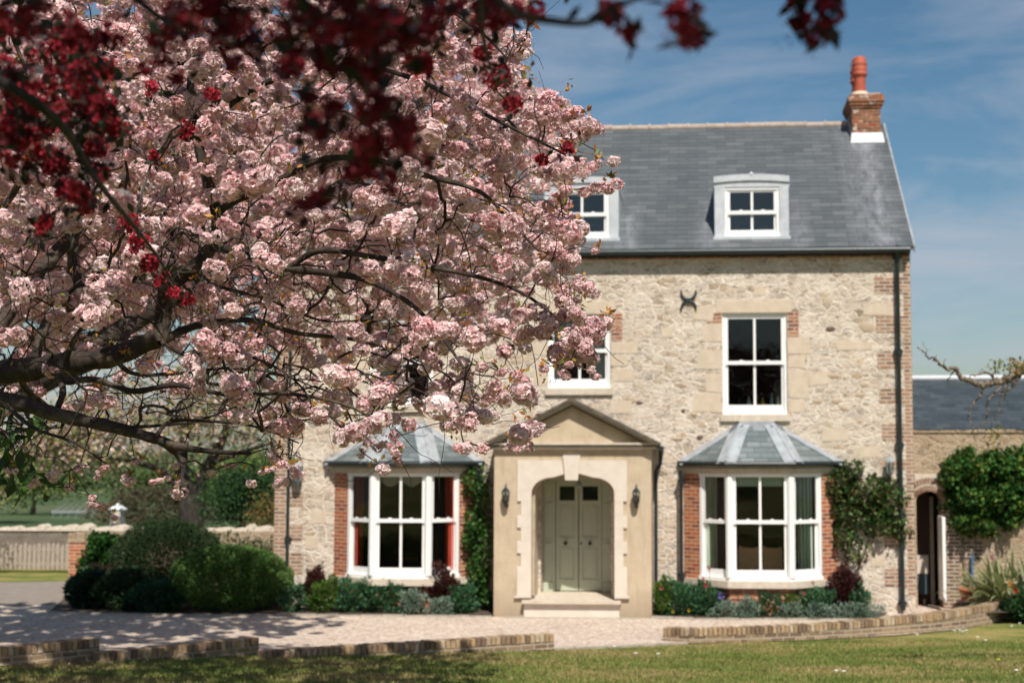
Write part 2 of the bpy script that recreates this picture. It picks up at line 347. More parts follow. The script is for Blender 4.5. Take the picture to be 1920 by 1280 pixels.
# ------------------------------------------------------------------ ground
def grassmat():
    m = mat('lawn_grass', (.08,.12,.02), .85, spec=.1); nt = m.node_tree; v = uvn(nt, (1,1,1), 'Object')
    n = noise(nt, uvn(nt, (.55, 1.1, 1), 'Object'), 1.3, 6, .62); f = noise(nt, uvn(nt, (1, .5, 1), 'Object'), 26, 4, .7)
    c = ramp(nt, n.outputs[0], [(.30, (.075,.125,.022)), (.43, (.15,.19,.045)), (.53, (.27,.25,.085)), (.68, (.38,.29,.13))])
    c = mixc(nt, .75, c, ramp(nt, f.outputs[0], [(.3, (.38,.42,.35)), (.68, (1.25,1.2,1.1))]), 'MULTIPLY'); setc(nt, c); bump(nt, f.outputs[0], .9, .04); return m
def fieldmat():
    m = mat('far_field_grass', (.07,.11,.03), .9, spec=.05); nt = m.node_tree
    n = noise(nt, uvn(nt, (.02,.012,1), 'Object'), 3, 5, .6); c = ramp(nt, n.outputs[0], [(.35, (.055,.085,.04)), (.5, (.08,.115,.05)), (.62, (.12,.13,.07)), (.7, (.12,.105,.08))])
    n2 = noise(nt, uvn(nt, (.6,.3,1), 'Object'), 3, 5, .7); c = mixc(nt, .6, c, ramp(nt, n2.outputs[0], [(.3, (.45,.45,.45)), (.7, (1.2,1.2,1.2))]), 'MULTIPLY'); setc(nt, c); return m
def gravelmat():
    m = mat('gravel_stones', (.5,.4,.3), .9, spec=.2); nt = m.node_tree; v = uvn(nt, (1,1,1), 'Object')
    vo = N(nt, 'ShaderNodeTexVoronoi'); vo.voronoi_dimensions = '2D'; vo.inputs['Scale'].default_value = 24; L(nt, v, vo.inputs['Vector'])
    sp = N(nt, 'ShaderNodeSeparateColor'); L(nt, vo.outputs['Color'], sp.inputs[0])
    c = ramp(nt, sp.outputs[0], [(0, (.34,.26,.21)), (.2, (.54,.43,.35)), (.5, (.66,.555,.465)), (.8, (.72,.635,.555)), (.93, (.58,.38,.25)), (1, (.80,.74,.68))])
    n = noise(nt, v, .8, 5); c = mixc(nt, .45, c, ramp(nt, n.outputs[0], [(.3, (.78,.74,.70)), (.7, (1.08,1.06,1.04))]), 'MULTIPLY')
    n3 = noise(nt, v, 6, 4, .7); c = mixc(nt, .5, c, ramp(nt, n3.outputs[0], [(.3, (.6,.57,.53)), (.65, (1.1,1.1,1.1))]), 'MULTIPLY')
    setc(nt, c); bump(nt, maths(nt, 'ADD', maths(nt, 'MULTIPLY', vo.outputs['Distance'], -1.0), n3.outputs[0]), .8, .03); return m
M['grass'] = grassmat(); M['field'] = fieldmat(); M['gravel'] = gravelmat()
M['asphalt'] = mottled('drive_asphalt', (.20,.165,.135), (.27,.225,.185), 6, .9, .6, .006, c3=(.32,.27,.22))
def sheet(name, m, xs, ys, zf, off=0.0):
    V = [(x, y, zf(x, y) + off) for y in ys for x in xs]; n = len(xs)
    F = [(j*n+i, j*n+i+1, (j+1)*n+i+1, (j+1)*n+i) for j in range(len(ys)-1) for i in range(n-1)]
    o = npmesh(name, V, F, m, smooth=True); tag(o, kind='structure'); return o
def terr(x, y):
    z = gz(y)
    if y < -2: z = gz(-2) + .02 * (-2 - y)
    if y > 60: z -= min(6, (y - 60) * .02)
    return z
ys_ = sorted(set([-40, -20, -10] + [round(-5 + i * .5, 2) for i in range(0, 90)] + [45, 50, 60, 80, 110, 150]))
sheet('lawn', M['grass'], [-60, -40, -30] + [-20 + i for i in range(0, 41)] + [30, 40, 60], [y for y in ys_ if y <= 42], terr)
def farz(x, y):
    z = terr(x, y)
    if y > 250:
        t = min(1, (y - 250) / 900)
        z += t * (11 + 6.5 * math.sin(x * .0021 + .6) + 2.6 * math.sin(x * .007 + 2) + 1.2 * math.sin(x * .019))
    return z
sheet('field', M['field'], [x for x in range(-1500, 1501, 25)], [42, 50, 60, 80, 110, 150, 200, 250, 300, 400, 500, 650, 800, 1000, 1200, 1400, 1800, 2600], farz)
def polysheet(name, m, pts, off, kind='structure', step=.5):
    """ground sheet following the terrain: rows clipped to a polygon"""
    ys = [p[1] for p in pts]; y = min(ys); rows = []
    cuts = sorted(set([round(v, 4) for v in ys] + list(np.arange(math.ceil(min(ys)/step)*step, max(ys), step))))
    for y in cuts:
        yy = min(max(y + 1.7e-5, min(ys) + 1e-4), max(ys) - 1e-4); xs = []
        for i in range(len(pts)):
            a, b = pts[i], pts[(i+1) % len(pts)]
            if (a[1] - yy) * (b[1] - yy) < 0: xs.append(a[0] + (b[0]-a[0]) * (yy-a[1]) / (b[1]-a[1]))
        xs.sort(); rows.append((y, xs[0], xs[-1]))
    V = []; F = []; n = 13
    for (y, a, b) in rows:
        V += [(a + (b-a)*i/(n-1), y, gz(y) + off) for i in range(n)]
    for j in range(len(rows)-1): F += [(j*n+i, j*n+i+1, (j+1)*n+i+1, (j+1)*n+i) for i in range(n-1)]
    o = npmesh(name, V, F, m, smooth=True); return tag(o, kind=kind)
edge_px = [(-700, 1270), (0, 1250), (186, 1239), (485, 1229), (1039, 1219), (1243, 1210), (1292, 1207), (1512, 1201), (1685, 1192), (1800, 1181), (1896, 1163)]
EDGE = [PG(*e) for e in edge_px]
gp = [(p.x, p.y + .02) for p in EDGE]
polysheet('gravel_drive', M['gravel'], gp + [(EDGE[-1].x + .1, 28.9), (EDGE[-1].x - .1, 29.6), (-9.0, 29.6), (-12.2, 28.6), (-20, 28.2), (gp[0][0] - 2, 24)], .022)
polysheet('driveway', M['asphalt'], [(-26, 26.5), (-12.0, 28.4), (-11.7, 31.0), (-11.6, 34.2), (-14.5, 33.4), (-26, 30.6)], .03)
# kerb along the gravel/lawn opening
k = MB()
for a, b in zip(EDGE[4:6], EDGE[5:7]):
    d = (b - a); n = Vector((-d.y, d.x, 0)).normalized()
    k.slab([a + n*.0 - Vector((0,0,.05)), b - Vector((0,0,.05)), b + n*.10 - Vector((0,0,.05)), a + n*.10 - Vector((0,0,.05))], (0, 0, .085))
tag(k.build('kerb_strip', M['kerb']), kind='structure')
# ------------------------------------------------------------------ wall with holes
def holed(mb, x0, x1, z0, z1, holes, yf, yb):
    xs = sorted({x0, x1, *[h[0] for h in holes], *[h[1] for h in holes]}); zs = sorted({z0, z1, *[h[2] for h in holes], *[h[3] for h in holes]})
    for i in range(len(xs)-1):
        for j in range(len(zs)-1):
            cx = (xs[i]+xs[i+1])/2; cz = (zs[j]+zs[j+1])/2
            if any(h[0] < cx < h[1] and h[2] < cz < h[3] for h in holes): continue
            a, b, c, d = xs[i], xs[i+1], zs[j], zs[j+1]
            mb.add([(a,yf,c),(b,yf,c),(b,yf,d),(a,yf,d)], [(0,1,2,3)]); mb.add([(a,yb,c),(b,yb,c),(b,yb,d),(a,yb,d)], [(3,2,1,0)])
    for a, b, c, d in holes:
        mb.add([(a,yf,c),(b,yf,c),(b,yf,d),(a,yf,d),(a,yb,c),(b,yb,c),(b,yb,d),(a,yb,d)], [(4,5,1,0),(5,6,2,1),(6,7,3,2),(7,4,0,3)])
house = empty('stone_house', (-2, Y0, 0), 'rubble stone house with slate roof, two bay windows and a sand coloured porch', 'house')
XL = PX(517, Y0); XR = PX(1712, Y0); ZE = PZ(461, Y0); ZR = PZ(245, 32.1); YR = 32.0; YB = 36.0
WIN = [dict(x0=PX(691, Y0), x1=PX(812, Y0), z0=PZ(759, Y0), z1=PZ(588, Y0)),
       dict(x0=PX(1027, Y0), x1=PX(1145, Y0), z0=PZ(727, Y0), z1=PZ(587, Y0)),
       dict(x0=PX(1356, Y0), x1=PX(1478, Y0), z0=PZ(777, Y0), z1=PZ(587, Y0))]
BAYS = [dict(A=628, B=700, Cc=804, D=893, er=(610, 908), top=(738, 790)), dict(A=1281, B=1367, Cc=1482, D=1570, er=(1272, 1580), top=(1390, 1448))]
YF = Y0 - .75
zSill = PZ(1088, YF); zTop = PZ(888, YF); zRail = PZ(978, YF)
DX0, DX1, DZ0, DZ1 = PX(1019, 28.45), PX(1147, 28.45), PZ(1103, 28.45), PZ(893, 28.45)
holes = [(w['x0'], w['x1'], w['z0'], w['z1']) for w in WIN]
holes += [(PX(b['A'], Y0) + .18, PX(b['D'], Y0) - .18, .35, zTop + .1) for b in BAYS] + [(DX0, DX1, .0, DZ1)]
wl = MB(); holed(wl, XL, XR, -.1, ZE, holes, Y0, Y0 + .45)
wl.quad((XR, Y0, -.1), (XR, YB, -.1), (XR, YB, ZE), (XR, Y0, ZE)); wl.quad((XL, YB, -.1), (XL, Y0, -.1), (XL, Y0, ZE), (XL, YB, ZE))
wl.add([(XR, Y0, ZE), (XR, YB, ZE), (XR, YR, ZR - .12)], [(0, 1, 2)]); wl.add([(XL, YB, ZE), (XL, Y0, ZE), (XL, YR, ZR - .12)], [(0, 1, 2)])
wl.quad((XR, YB, -.1), (XL, YB, -.1), (XL, YB, ZE), (XR, YB, ZE))
wl.build('wall', M['rubble'], house)
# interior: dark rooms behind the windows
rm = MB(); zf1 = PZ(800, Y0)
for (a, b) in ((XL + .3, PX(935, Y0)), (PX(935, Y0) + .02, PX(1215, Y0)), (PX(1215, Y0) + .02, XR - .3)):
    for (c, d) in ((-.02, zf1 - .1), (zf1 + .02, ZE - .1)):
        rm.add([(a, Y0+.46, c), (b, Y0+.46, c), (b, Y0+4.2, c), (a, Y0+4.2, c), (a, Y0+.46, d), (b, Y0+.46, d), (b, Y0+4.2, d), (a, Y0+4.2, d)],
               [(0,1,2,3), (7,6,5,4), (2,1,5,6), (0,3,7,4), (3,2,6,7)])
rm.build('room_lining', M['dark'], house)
# brick quoins, eaves course
def rect(mb, px0, px1, py0, py1, Y, t=.004, dep=.03):
    x0, x1 = PX(px0, Y), PX(px1, Y); z1, z0 = PZ(py0, Y), PZ(py1, Y); mb.box(x0, x1, Y - t, Y + dep, z0, z1)
q = MB(); q.box(XL + .001, XR - .001, Y0 - .035, Y0 + .02, PZ(485, Y0), ZE); q.build('eaves_course', M['brick'], house)
q = MB(); q.box(PX(1699, Y0), XR + .006, Y0 - .006, Y0 + .4, PZ(1112, Y0), PZ(481.5, Y0)); q.build('brick_corner', M['brick_pale'], house)
q = MB(); q.box(XL - .006, PX(537, Y0), Y0 - .006, Y0 + .4, .02, PZ(481.5, Y0)); q.build('brick_corner', M['brick_pale'], house)
for y0, y1, xa in ((483, 490, 1642), (524, 554, 1644), (595, 626, 1646), (661, 692, 1648), (729, 757, 1650), (795, 826, 1654), (862, 880, 1650), (932, 958, 1655), (999, 1027, 1656), (1064, 1097, 1655)):
    q = MB(); rect(q, xa, 1699, y0, y1, Y0, .005); q.build('brick_quoin', M['brick_pale'], house)
for y0, y1, xb in ((520, 552, 575), (590, 622, 572), (656, 690, 574), (724, 756, 572), (792, 822, 570), (858, 884, 569), (924, 952, 570), (986, 1016, 570), (1039, 1081, 571)):
    q = MB(); rect(q, 537, xb, y0, y1, Y0, .005); q.build('brick_quoin', M['brick_pale'], house)
for a, b, c, d in ((1479, 1500, 583, 632), (1336, 1355, 586, 605), (1147, 1167, 586, 638), (1004, 1026, 612, 634), (813, 834, 584, 634), (670, 690, 584, 632)):
    q = MB(); rect(q, a, b, c, d, Y0, .007); q.build('brick_patch', M['brick'], house)
for a, b, c, d in ((1479, 1520, 634, 664), (1479, 1513, 666, 690), (1480, 1518, 692, 748), (1481, 1512, 750, 772), (1318, 1354, 608, 640), (1310, 1354, 655, 690), (1322, 1354, 700, 735), (1300, 1354, 738, 772),
                   (1147, 1196, 640, 660), (1147, 1178, 664, 686), (1147, 1190, 690, 716), (990, 1025, 640, 664), (1000, 1025, 690, 722), (1300, 1340, 575, 600), (1240, 1262, 612, 634), (1145, 1186, 752, 776),
                   (1624, 1678, 571, 593), (1570, 1640, 640, 656), (1600, 1650, 838, 858), (1520, 1560, 700, 722), (1416, 1440, 540, 556), (1540, 1590, 806, 828), (1630, 1655, 1030, 1060), (585, 612, 960, 985), (575, 600, 1010, 1034), (813, 850, 640, 668), (813, 846, 700, 740), (655, 690, 640, 690)):
    x0, x1, z1, z0 = PX(a, Y0), PX(b, Y0), PZ(c, Y0), PZ(d, Y0); j = [random.uniform(-.025, .025) for _ in range(8)]
    q = MB(); q.slab([(x0 + j[0], Y0 - .008, z0 + j[1]), (x1 + j[2], Y0 - .008, z0 + j[3]), (x1 + j[4], Y0 - .008, z1 + j[5]), (x0 + j[6], Y0 - .008, z1 + j[7])], (0, .03, 0)); q.build('ashlar_block', M['ashlar'], house)
M['stoneA'] = mottled('brown_stone', (.40,.30,.21), (.50,.39,.28), 10, .9, .5, .01)
M['stoneB'] = mottled('dark_stone', (.10,.055,.045), (.16,.10,.08), 10, .9, .5, .01)
def blob_stone(mb, px, py, wpx, hpx, Y=Y0, dep=.014):
    c = P(px, py, Y); a = wpx/2/95.; b = hpx/2/95.; vs = []; n = 10; ph = random.random()*6
    for k_, s in ((0, 1), (.8, .72)):
        for j in range(n):
            t = 2*math.pi*j/n; rr = s*(1 + .13*math.sin(2*t+ph) + .08*math.sin(5*t+ph*2)); vs.append((c.x + a*rr*math.cos(t), Y - .003 - dep*k_, c.z + b*rr*math.sin(t)))
    mb.add(vs, [(i, (i+1) % n, n + (i+1) % n, n+i) for i in range(n)] + [tuple(range(n, 2*n))], True)
for (px, py, a, b, m) in ((1557, 617, 17, 11, 'stoneB'), (1626, 613, 30, 22, 'stoneA'), (1620, 721, 17, 9, 'stoneA'), (1613, 740, 21, 9, 'stoneA'), (1567, 751, 18, 11, 'stoneA'), (1312, 820, 14, 9, 'stoneB'), (1270, 822, 25, 8, 'stoneA'),
                          (1199, 755, 13, 6, 'stoneB'), (1582, 765, 13, 11, 'stoneA'), (1562, 704, 22, 12, 'stoneA'), (1330, 602, 10, 9, 'stoneA'), (1301, 776, 14, 9, 'stoneA'), (1420, 788, 9, 6, 'stoneA'), (1678, 778, 8, 6, 'stoneA'), (1533, 752, 16, 12, 'stoneA'), (1281, 770, 9, 8, 'stoneB')):
    q = MB(); blob_stone(q, px, py, a, b); q.build('feature_stone', M[m], house)
# ------------------------------------------------------------------ roof
def rp(y): return ZE + (ZR - ZE) * (y - Y0) / (YR - Y0)
rf = MB(); ov = .17; XLr, XRr = XL - .10, XR + .05
rf.slab([(XLr, Y0 - ov, rp(Y0 - ov)), (XRr, Y0 - ov, rp(Y0 - ov)), (XRr, YR, ZR), (XLr, YR, ZR)], (0, -.03, .06))
rf.slab([(XRr, YB + ov, rp(Y0 - ov)), (XLr, YB + ov, rp(Y0 - ov)), (XLr, YR, ZR), (XRr, YR, ZR)], (0, .03, .06))
roof = rf.build('roof', M['slate'], house)
rd = MB(); xx = XLr
while xx < PX(1600, 32) - .02:
    x2 = min(xx + .44, PX(1600, 32)); zj = random.uniform(-.012, .012)
    rd.tube([(xx, YR - .015, ZR + .045 + zj), (x2 - .02, YR - .015, ZR + .045 + zj)], .085, 8)
    rd.tube([(x2 - .03, YR - .015, ZR + .05), (x2 + .005, YR - .015, ZR + .05)], .105, 8); xx = x2
rd.build('ridge_tiles', M['ridge'], roof)
M['greyverge'] = mottled('dull_verge', (.20,.21,.22), (.34,.35,.36), 6, .7, .3, .006); vg = MB()
vg.slab([(XRr, Y0 - ov, rp(Y0 - ov) - .05), (XRr + .035, Y0 - ov, rp(Y0 - ov) - .05), (XRr + .035, YR, ZR - .05), (XRr, YR, ZR - .05)], (0, -.03, .12))
vg.build('verge_strip', M['greyverge'], roof)
gt = MB(); gy = Y0 - ov - .06; gzz = rp(Y0 - ov) + .0
gt.tube([(XL - .12, gy, gzz - .01), (PX(1713.5, gy), gy, gzz - .01)], .062, 10)
gt.box(XL - .06, XR + .0, Y0 - .11, Y0 - .036, gzz - .09, gzz - .005)
gt.build('gutter', M['black'], house)
def downpipe(px, ytop, ybot, Y, r, joints, elbow=None, parent=house):
    x0, z1, z0 = PX(px, Y), PZ(ytop, Y), PZ(ybot, Y); mb = MB()
    pts = [(x0, Y, z0), (x0, Y, z1)] if elbow is None else [(x0, Y, z0), (x0, Y, z1 - .25), (x0 + elbow[0]*.5, Y + elbow[1]*.5, z1 - .12), (x0 + elbow[0], Y + elbow[1], z1)]
    mb.tube(pts, r, 12)
    for j in joints:
        z = PZ(j, Y); mb.tube([(x0, Y, z - .05), (x0, Y, z + .05)], r * 1.35, 12); mb.tube([(x0, Y, z + .03), (x0, Y, z + .045)], r * 1.6, 12)
        mb.box(x0 - r*2.1, x0 + r*2.1, Y + .005, Y0 - .002 if Y < Y0 - .02 else Y + .03, z - .015, z + .015)
    return mb.build('downpipe', M['black'], parent)
downpipe(1688, 466, 1141, Y0 - .09, .043, (486, 660, 833, 965, 1128), (0, -.12))
downpipe(541.5, 466, 1100, Y0 - .09, .033, (486, 640, 760, 900, 1012), (0, -.12))
# chimney
cx0, cx1 = PX(1607, 31.35), PX(1661, 31.35); cy0, cy1 = 31.35, 32.5; cz1 = PZ(197, 31.35)
ch = MB(); ch.box(cx0, cx1, cy0, cy1, rp(cy0) - .3, cz1 - .13)
for i, (o_, h_) in enumerate(((.03, .06), (.06, .07), (.085, .12), (.05, .05))):
    zz = cz1 - .135 + sum((.06, .07, .12, .05)[:i]); ch.box(cx0 - o_, cx1 + o_, cy0 - o_, cy1 + o_, zz + .0005 * i, zz + h_)
chimney = ch.build('chimney', M['brick_chimney'], house); ctop = cz1 - .135 + .30
q = MB(); q.lathe(((cx0+cx1)/2 - .10, cy0 + .25, ctop - .01), [(.26, 0), (.22, .05), (.16, .12)], 14); q.lathe(((cx0+cx1)/2 - .10, cy1 - .25, ctop - .01), [(.26, 0), (.22, .05), (.16, .12)], 14)
q.box(cx0, cx1, cy0, cy1, ctop - .005, ctop + .03); q.build('flaunching', M['mortarcap'], chimney)
def pot(x, y, hh, hood):
    mb = MB(); z = ctop + .02
    mb.lathe((x, y, z), [(.135, 0), (.128, hh*.42), (.13, hh*.5), (.165, hh*.53), (.168, hh*.58), (.15, hh*.6), (.158, hh*.64), (.16, hh*.72), (.148, hh*.75), (.165, hh*.79), (.165, hh*.84), (.145, hh*.88), (.15, hh*.93), (.13, hh*.97), (.12, hh), (.10, hh*.99), (.095, hh*.8)], 20)
    if hood:
        pr = [(x + .15*math.cos(t), 0, z + hh - .02 + .17*math.sin(t)) for t in [math.pi*i/10 for i in range(11)]]
        for (a, b) in zip(pr[:-1], pr[1:]): mb.slab([(a[0], y-.15, a[2]), (b[0], y-.15, b[2]), (b[0], y+.15, b[2]), (a[0], y+.15, a[2])], (0, 0, .02))
    mb.build('chimney_pot', M['terra'], chimney)
pxc = PX(1622.5, cy0 + .25); hp = PZ(116, cy0 + .25) - ctop
pot(pxc, cy0 + .25, hp, False); pot(PX(1618, cy1 - .25) + .0, cy1 - .25, hp * 1.0, True)
q = MB(); q.slab([(cx0 - .05, cy0 - .10, rp(cy0 - .10) + .06), (cx1 + .07, cy0 - .10, rp(cy0 - .10) + .06), (cx1 + .03, cy0 - .012, rp(cy0) + .22), (cx0 - .02, cy0 - .012, rp(cy0) + .22)], (0, -.02, .02))
for i in range(5):
    ya = cy0 + i * .16; q.box(cx0 - .02, cx0 - .004, ya, ya + .16, rp(ya) + .03, rp(ya) + .22)
q.build('flashing', M['leadw'], chimney)
# ------------------------------------------------------------------ sash windows (local: u along, v up, w = out)
def frame_at(p0, p1):
    u = Vector((p1[0]-p0[0], p1[1]-p0[1], 0)); ln = u.length; u.normalize(); n = Vector((u.y, -u.x, 0))   # outward (towards -Y for +X)
    m = Matrix(((u.x, n.x, 0, p0[0]), (u.y, n.y, 0, p0[1]), (0, 0, 1, 0), (0, 0, 0, 1))); return m, ln
def sash(fr, gl, M_, w, z0, z1, zr, cols, w0=0., fl=.11, fr_=.11, ft=.11, fb=.19, bar=.045, rail=.075):
    """fr frame MB, gl glass MB; local box u 0..w ; box args (u,w_out,z)"""
    def b(u0, u1, o0, o1, a, c): fr.M = M_; fr.box(u0, u1, o0 + w0, o1 + w0, a, c)
    gx0, gx1 = fl, w - fr_; gz0, gz1 = z0 + fb, z1 - ft
    # outer box frame: stiles between head and cill
    b(0, gx0 * .55, -.10, .0, z0 + .06, z1 - .05); b(w - fr_ * .55, w, -.10, .0, z0 + .06, z1 - .05)
    b(-.012, w + .012, -.10, .012, z1 - .05, z1); b(-.01, w + .01, -.12, .03, z0, z0 + .06)
    # lower sash (inner) and upper sash (outer)
    for (a, c, o0, o1, top, bot) in ((gz0, zr - rail/2, -.095, -.055, 0, 1), (zr + rail/2, gz1, -.05, -.012, 1, 0)):
        b(gx0 * .55, gx0, o0, o1, a - (gz0 - z0 - .06 if bot else rail), c + (z1 - .05 - gz1 if top else rail)); b(gx1, w - fr_ * .55, o0, o1, a - (gz0 - z0 - .06 if bot else rail), c + (z1 - .05 - gz1 if top else rail))
        if bot: b(gx0, gx1, o0, o1, z0 + .06, a); b(gx0, gx1, o0, o1 + .002, c, c + rail * .95)
        else: b(gx0, gx1, o0, o1, c, z1 - .05); b(gx0, gx1, o0, o1 + .004, a - rail * .95, a)
        for i in range(1, cols):
            u = gx0 + (gx1 - gx0) * i / cols; b(u - bar/2, u + bar/2, o0 + .004, o1 - .002, a, c)
        if gl: gl.M = M_; gl.add([(gx0, o0 + .02 + w0, a), (gx1, o0 + .02 + w0, a), (gx1, o0 + .02 + w0, c), (gx0, o0 + .02 + w0, c)], [(0, 1, 2, 3)])
    for u in ((gx0*.75 + gx1*.25), (gx0*.25 + gx1*.75)): b(u - .03, u + .03, -.05, -.025, zr + rail/2, zr + rail/2 + .02)
for i, wd in enumerate(WIN):
    pw = part('window', house); fm = MB(); gl = MB()
    Mx, ln = frame_at((wd['x0'], Y0 + .05), (wd['x1'], Y0 + .05))
    zr = {0: PZ(676, Y0), 1: PZ(656, Y0), 2: PZ(680, Y0)}[i]
    sash(fm, gl, Mx, ln, wd['z0'], wd['z1'], zr, 2)
    fm.build('window_frame', M['white'], pw); gl.build('pane', M['glass'], pw)
    s = MB(); s.box(wd['x0'] - .05, wd['x1'] + .05, Y0 - .06, Y0 + .3, wd['z0'] - .13, wd['z0'] - .002); s.build('sill', M['sill'], pw)
    l = MB(); l.box(wd['x0'] - .11, wd['x1'] + .09, Y0 - .010, Y0 + .3, wd['z1'] + .002, wd['z1'] + .25); l.build('lintel', M['ashlar'], pw)
# dormers
YD = Y0 + .12
for cxp in (767, 1090, 1413.5):
    dm = part('dormer', house)
    a, b = PX(cxp - 70.5, YD), PX(cxp + 70.5, YD); zb = rp(YD) + .045; zt = PZ(336, YD); c = (a + b) / 2
    fa, fb_ = PX(cxp - 51.5, YD), PX(cxp + 53, YD); ft = PZ(352, YD)
    ck = MB()
    ck.box(a, fa, YD, 30.2, zb, ft); ck.box(fb_, b, YD, 30.2, zb, ft)
    nseg = 10; up = .042
    tp = [(a - .015 + (b - a + .03) * i / nseg, zt + up * (1 - (2*i/nseg - 1)**2)) for i in range(nseg + 1)]
    for (p, q_) in zip(tp[:-1], tp[1:]): ck.add([(p[0], YD, ft), (q_[0], YD, ft), (q_[0], YD, q_[1]), (p[0], YD, p[1]), (p[0], 30.4, ft), (q_[0], 30.4, ft), (q_[0], 30.4, q_[1]), (p[0], 30.4, p[1])], [(0,1,2,3), (3,2,6,7), (0,4,5,1)])
    ck.add([(tp[0][0], YD, ft), (tp[0][0], 30.4, ft), (tp[0][0], 30.4, tp[0][1]), (tp[0][0], YD, tp[0][1])], [(0,1,2,3)]); ck.add([(tp[-1][0], YD, ft), (tp[-1][0], 30.4, ft), (tp[-1][0], 30.4, tp[-1][1]), (tp[-1][0], YD, tp[-1][1])], [(3,2,1,0)])
    ck.build('cheek', M['leadw'], dm)
    t2 = MB()
    for (p, q_) in zip(tp[:-1], tp[1:]): t2.slab([(p[0], YD - .035, p[1] - .085), (q_[0], YD - .035, q_[1] - .085), (q_[0], YD - .035, q_[1] + .02), (p[0], YD - .035, p[1] + .02)], (0, .034, 0)); t2.slab([(p[0], YD - .035, p[1] + .02), (q_[0], YD - .035, q_[1] + .02), (q_[0], 30.5, q_[1] + .02), (p[0], 30.5, p[1] + .02)], (0, 0, .02))
    t2.lathe((c, YD - .01, tp[5][1] + .02), [(.04, 0), (.045, .03), (.02, .06), (0, .07)], 8)
    t2.box(a - .03, b + .03, YD - .06, YD - .001, zb - .02, zb + .05)
    t2.build('lead_cap', M['leadw'], dm)
    fm = MB(); gl = MB(); Mx, ln = frame_at((fa + .004, YD + .03), (fb_ - .004, YD + .03)); sash(fm, gl, Mx, ln, zb + .052, ft - .004, PZ(399, YD), 2, fl=.105, fr_=.105, ft=.09, fb=.14)
    fm.build('window_frame', M['white'], dm); gl.build('pane', M['glass_hi'], dm)
    bk = MB(); bk.box(fa - .01, fb_ + .01, YD + .75, YD + .8, zb - .1, ft + .02); bk.build('room_lining', M['dark'], dm)
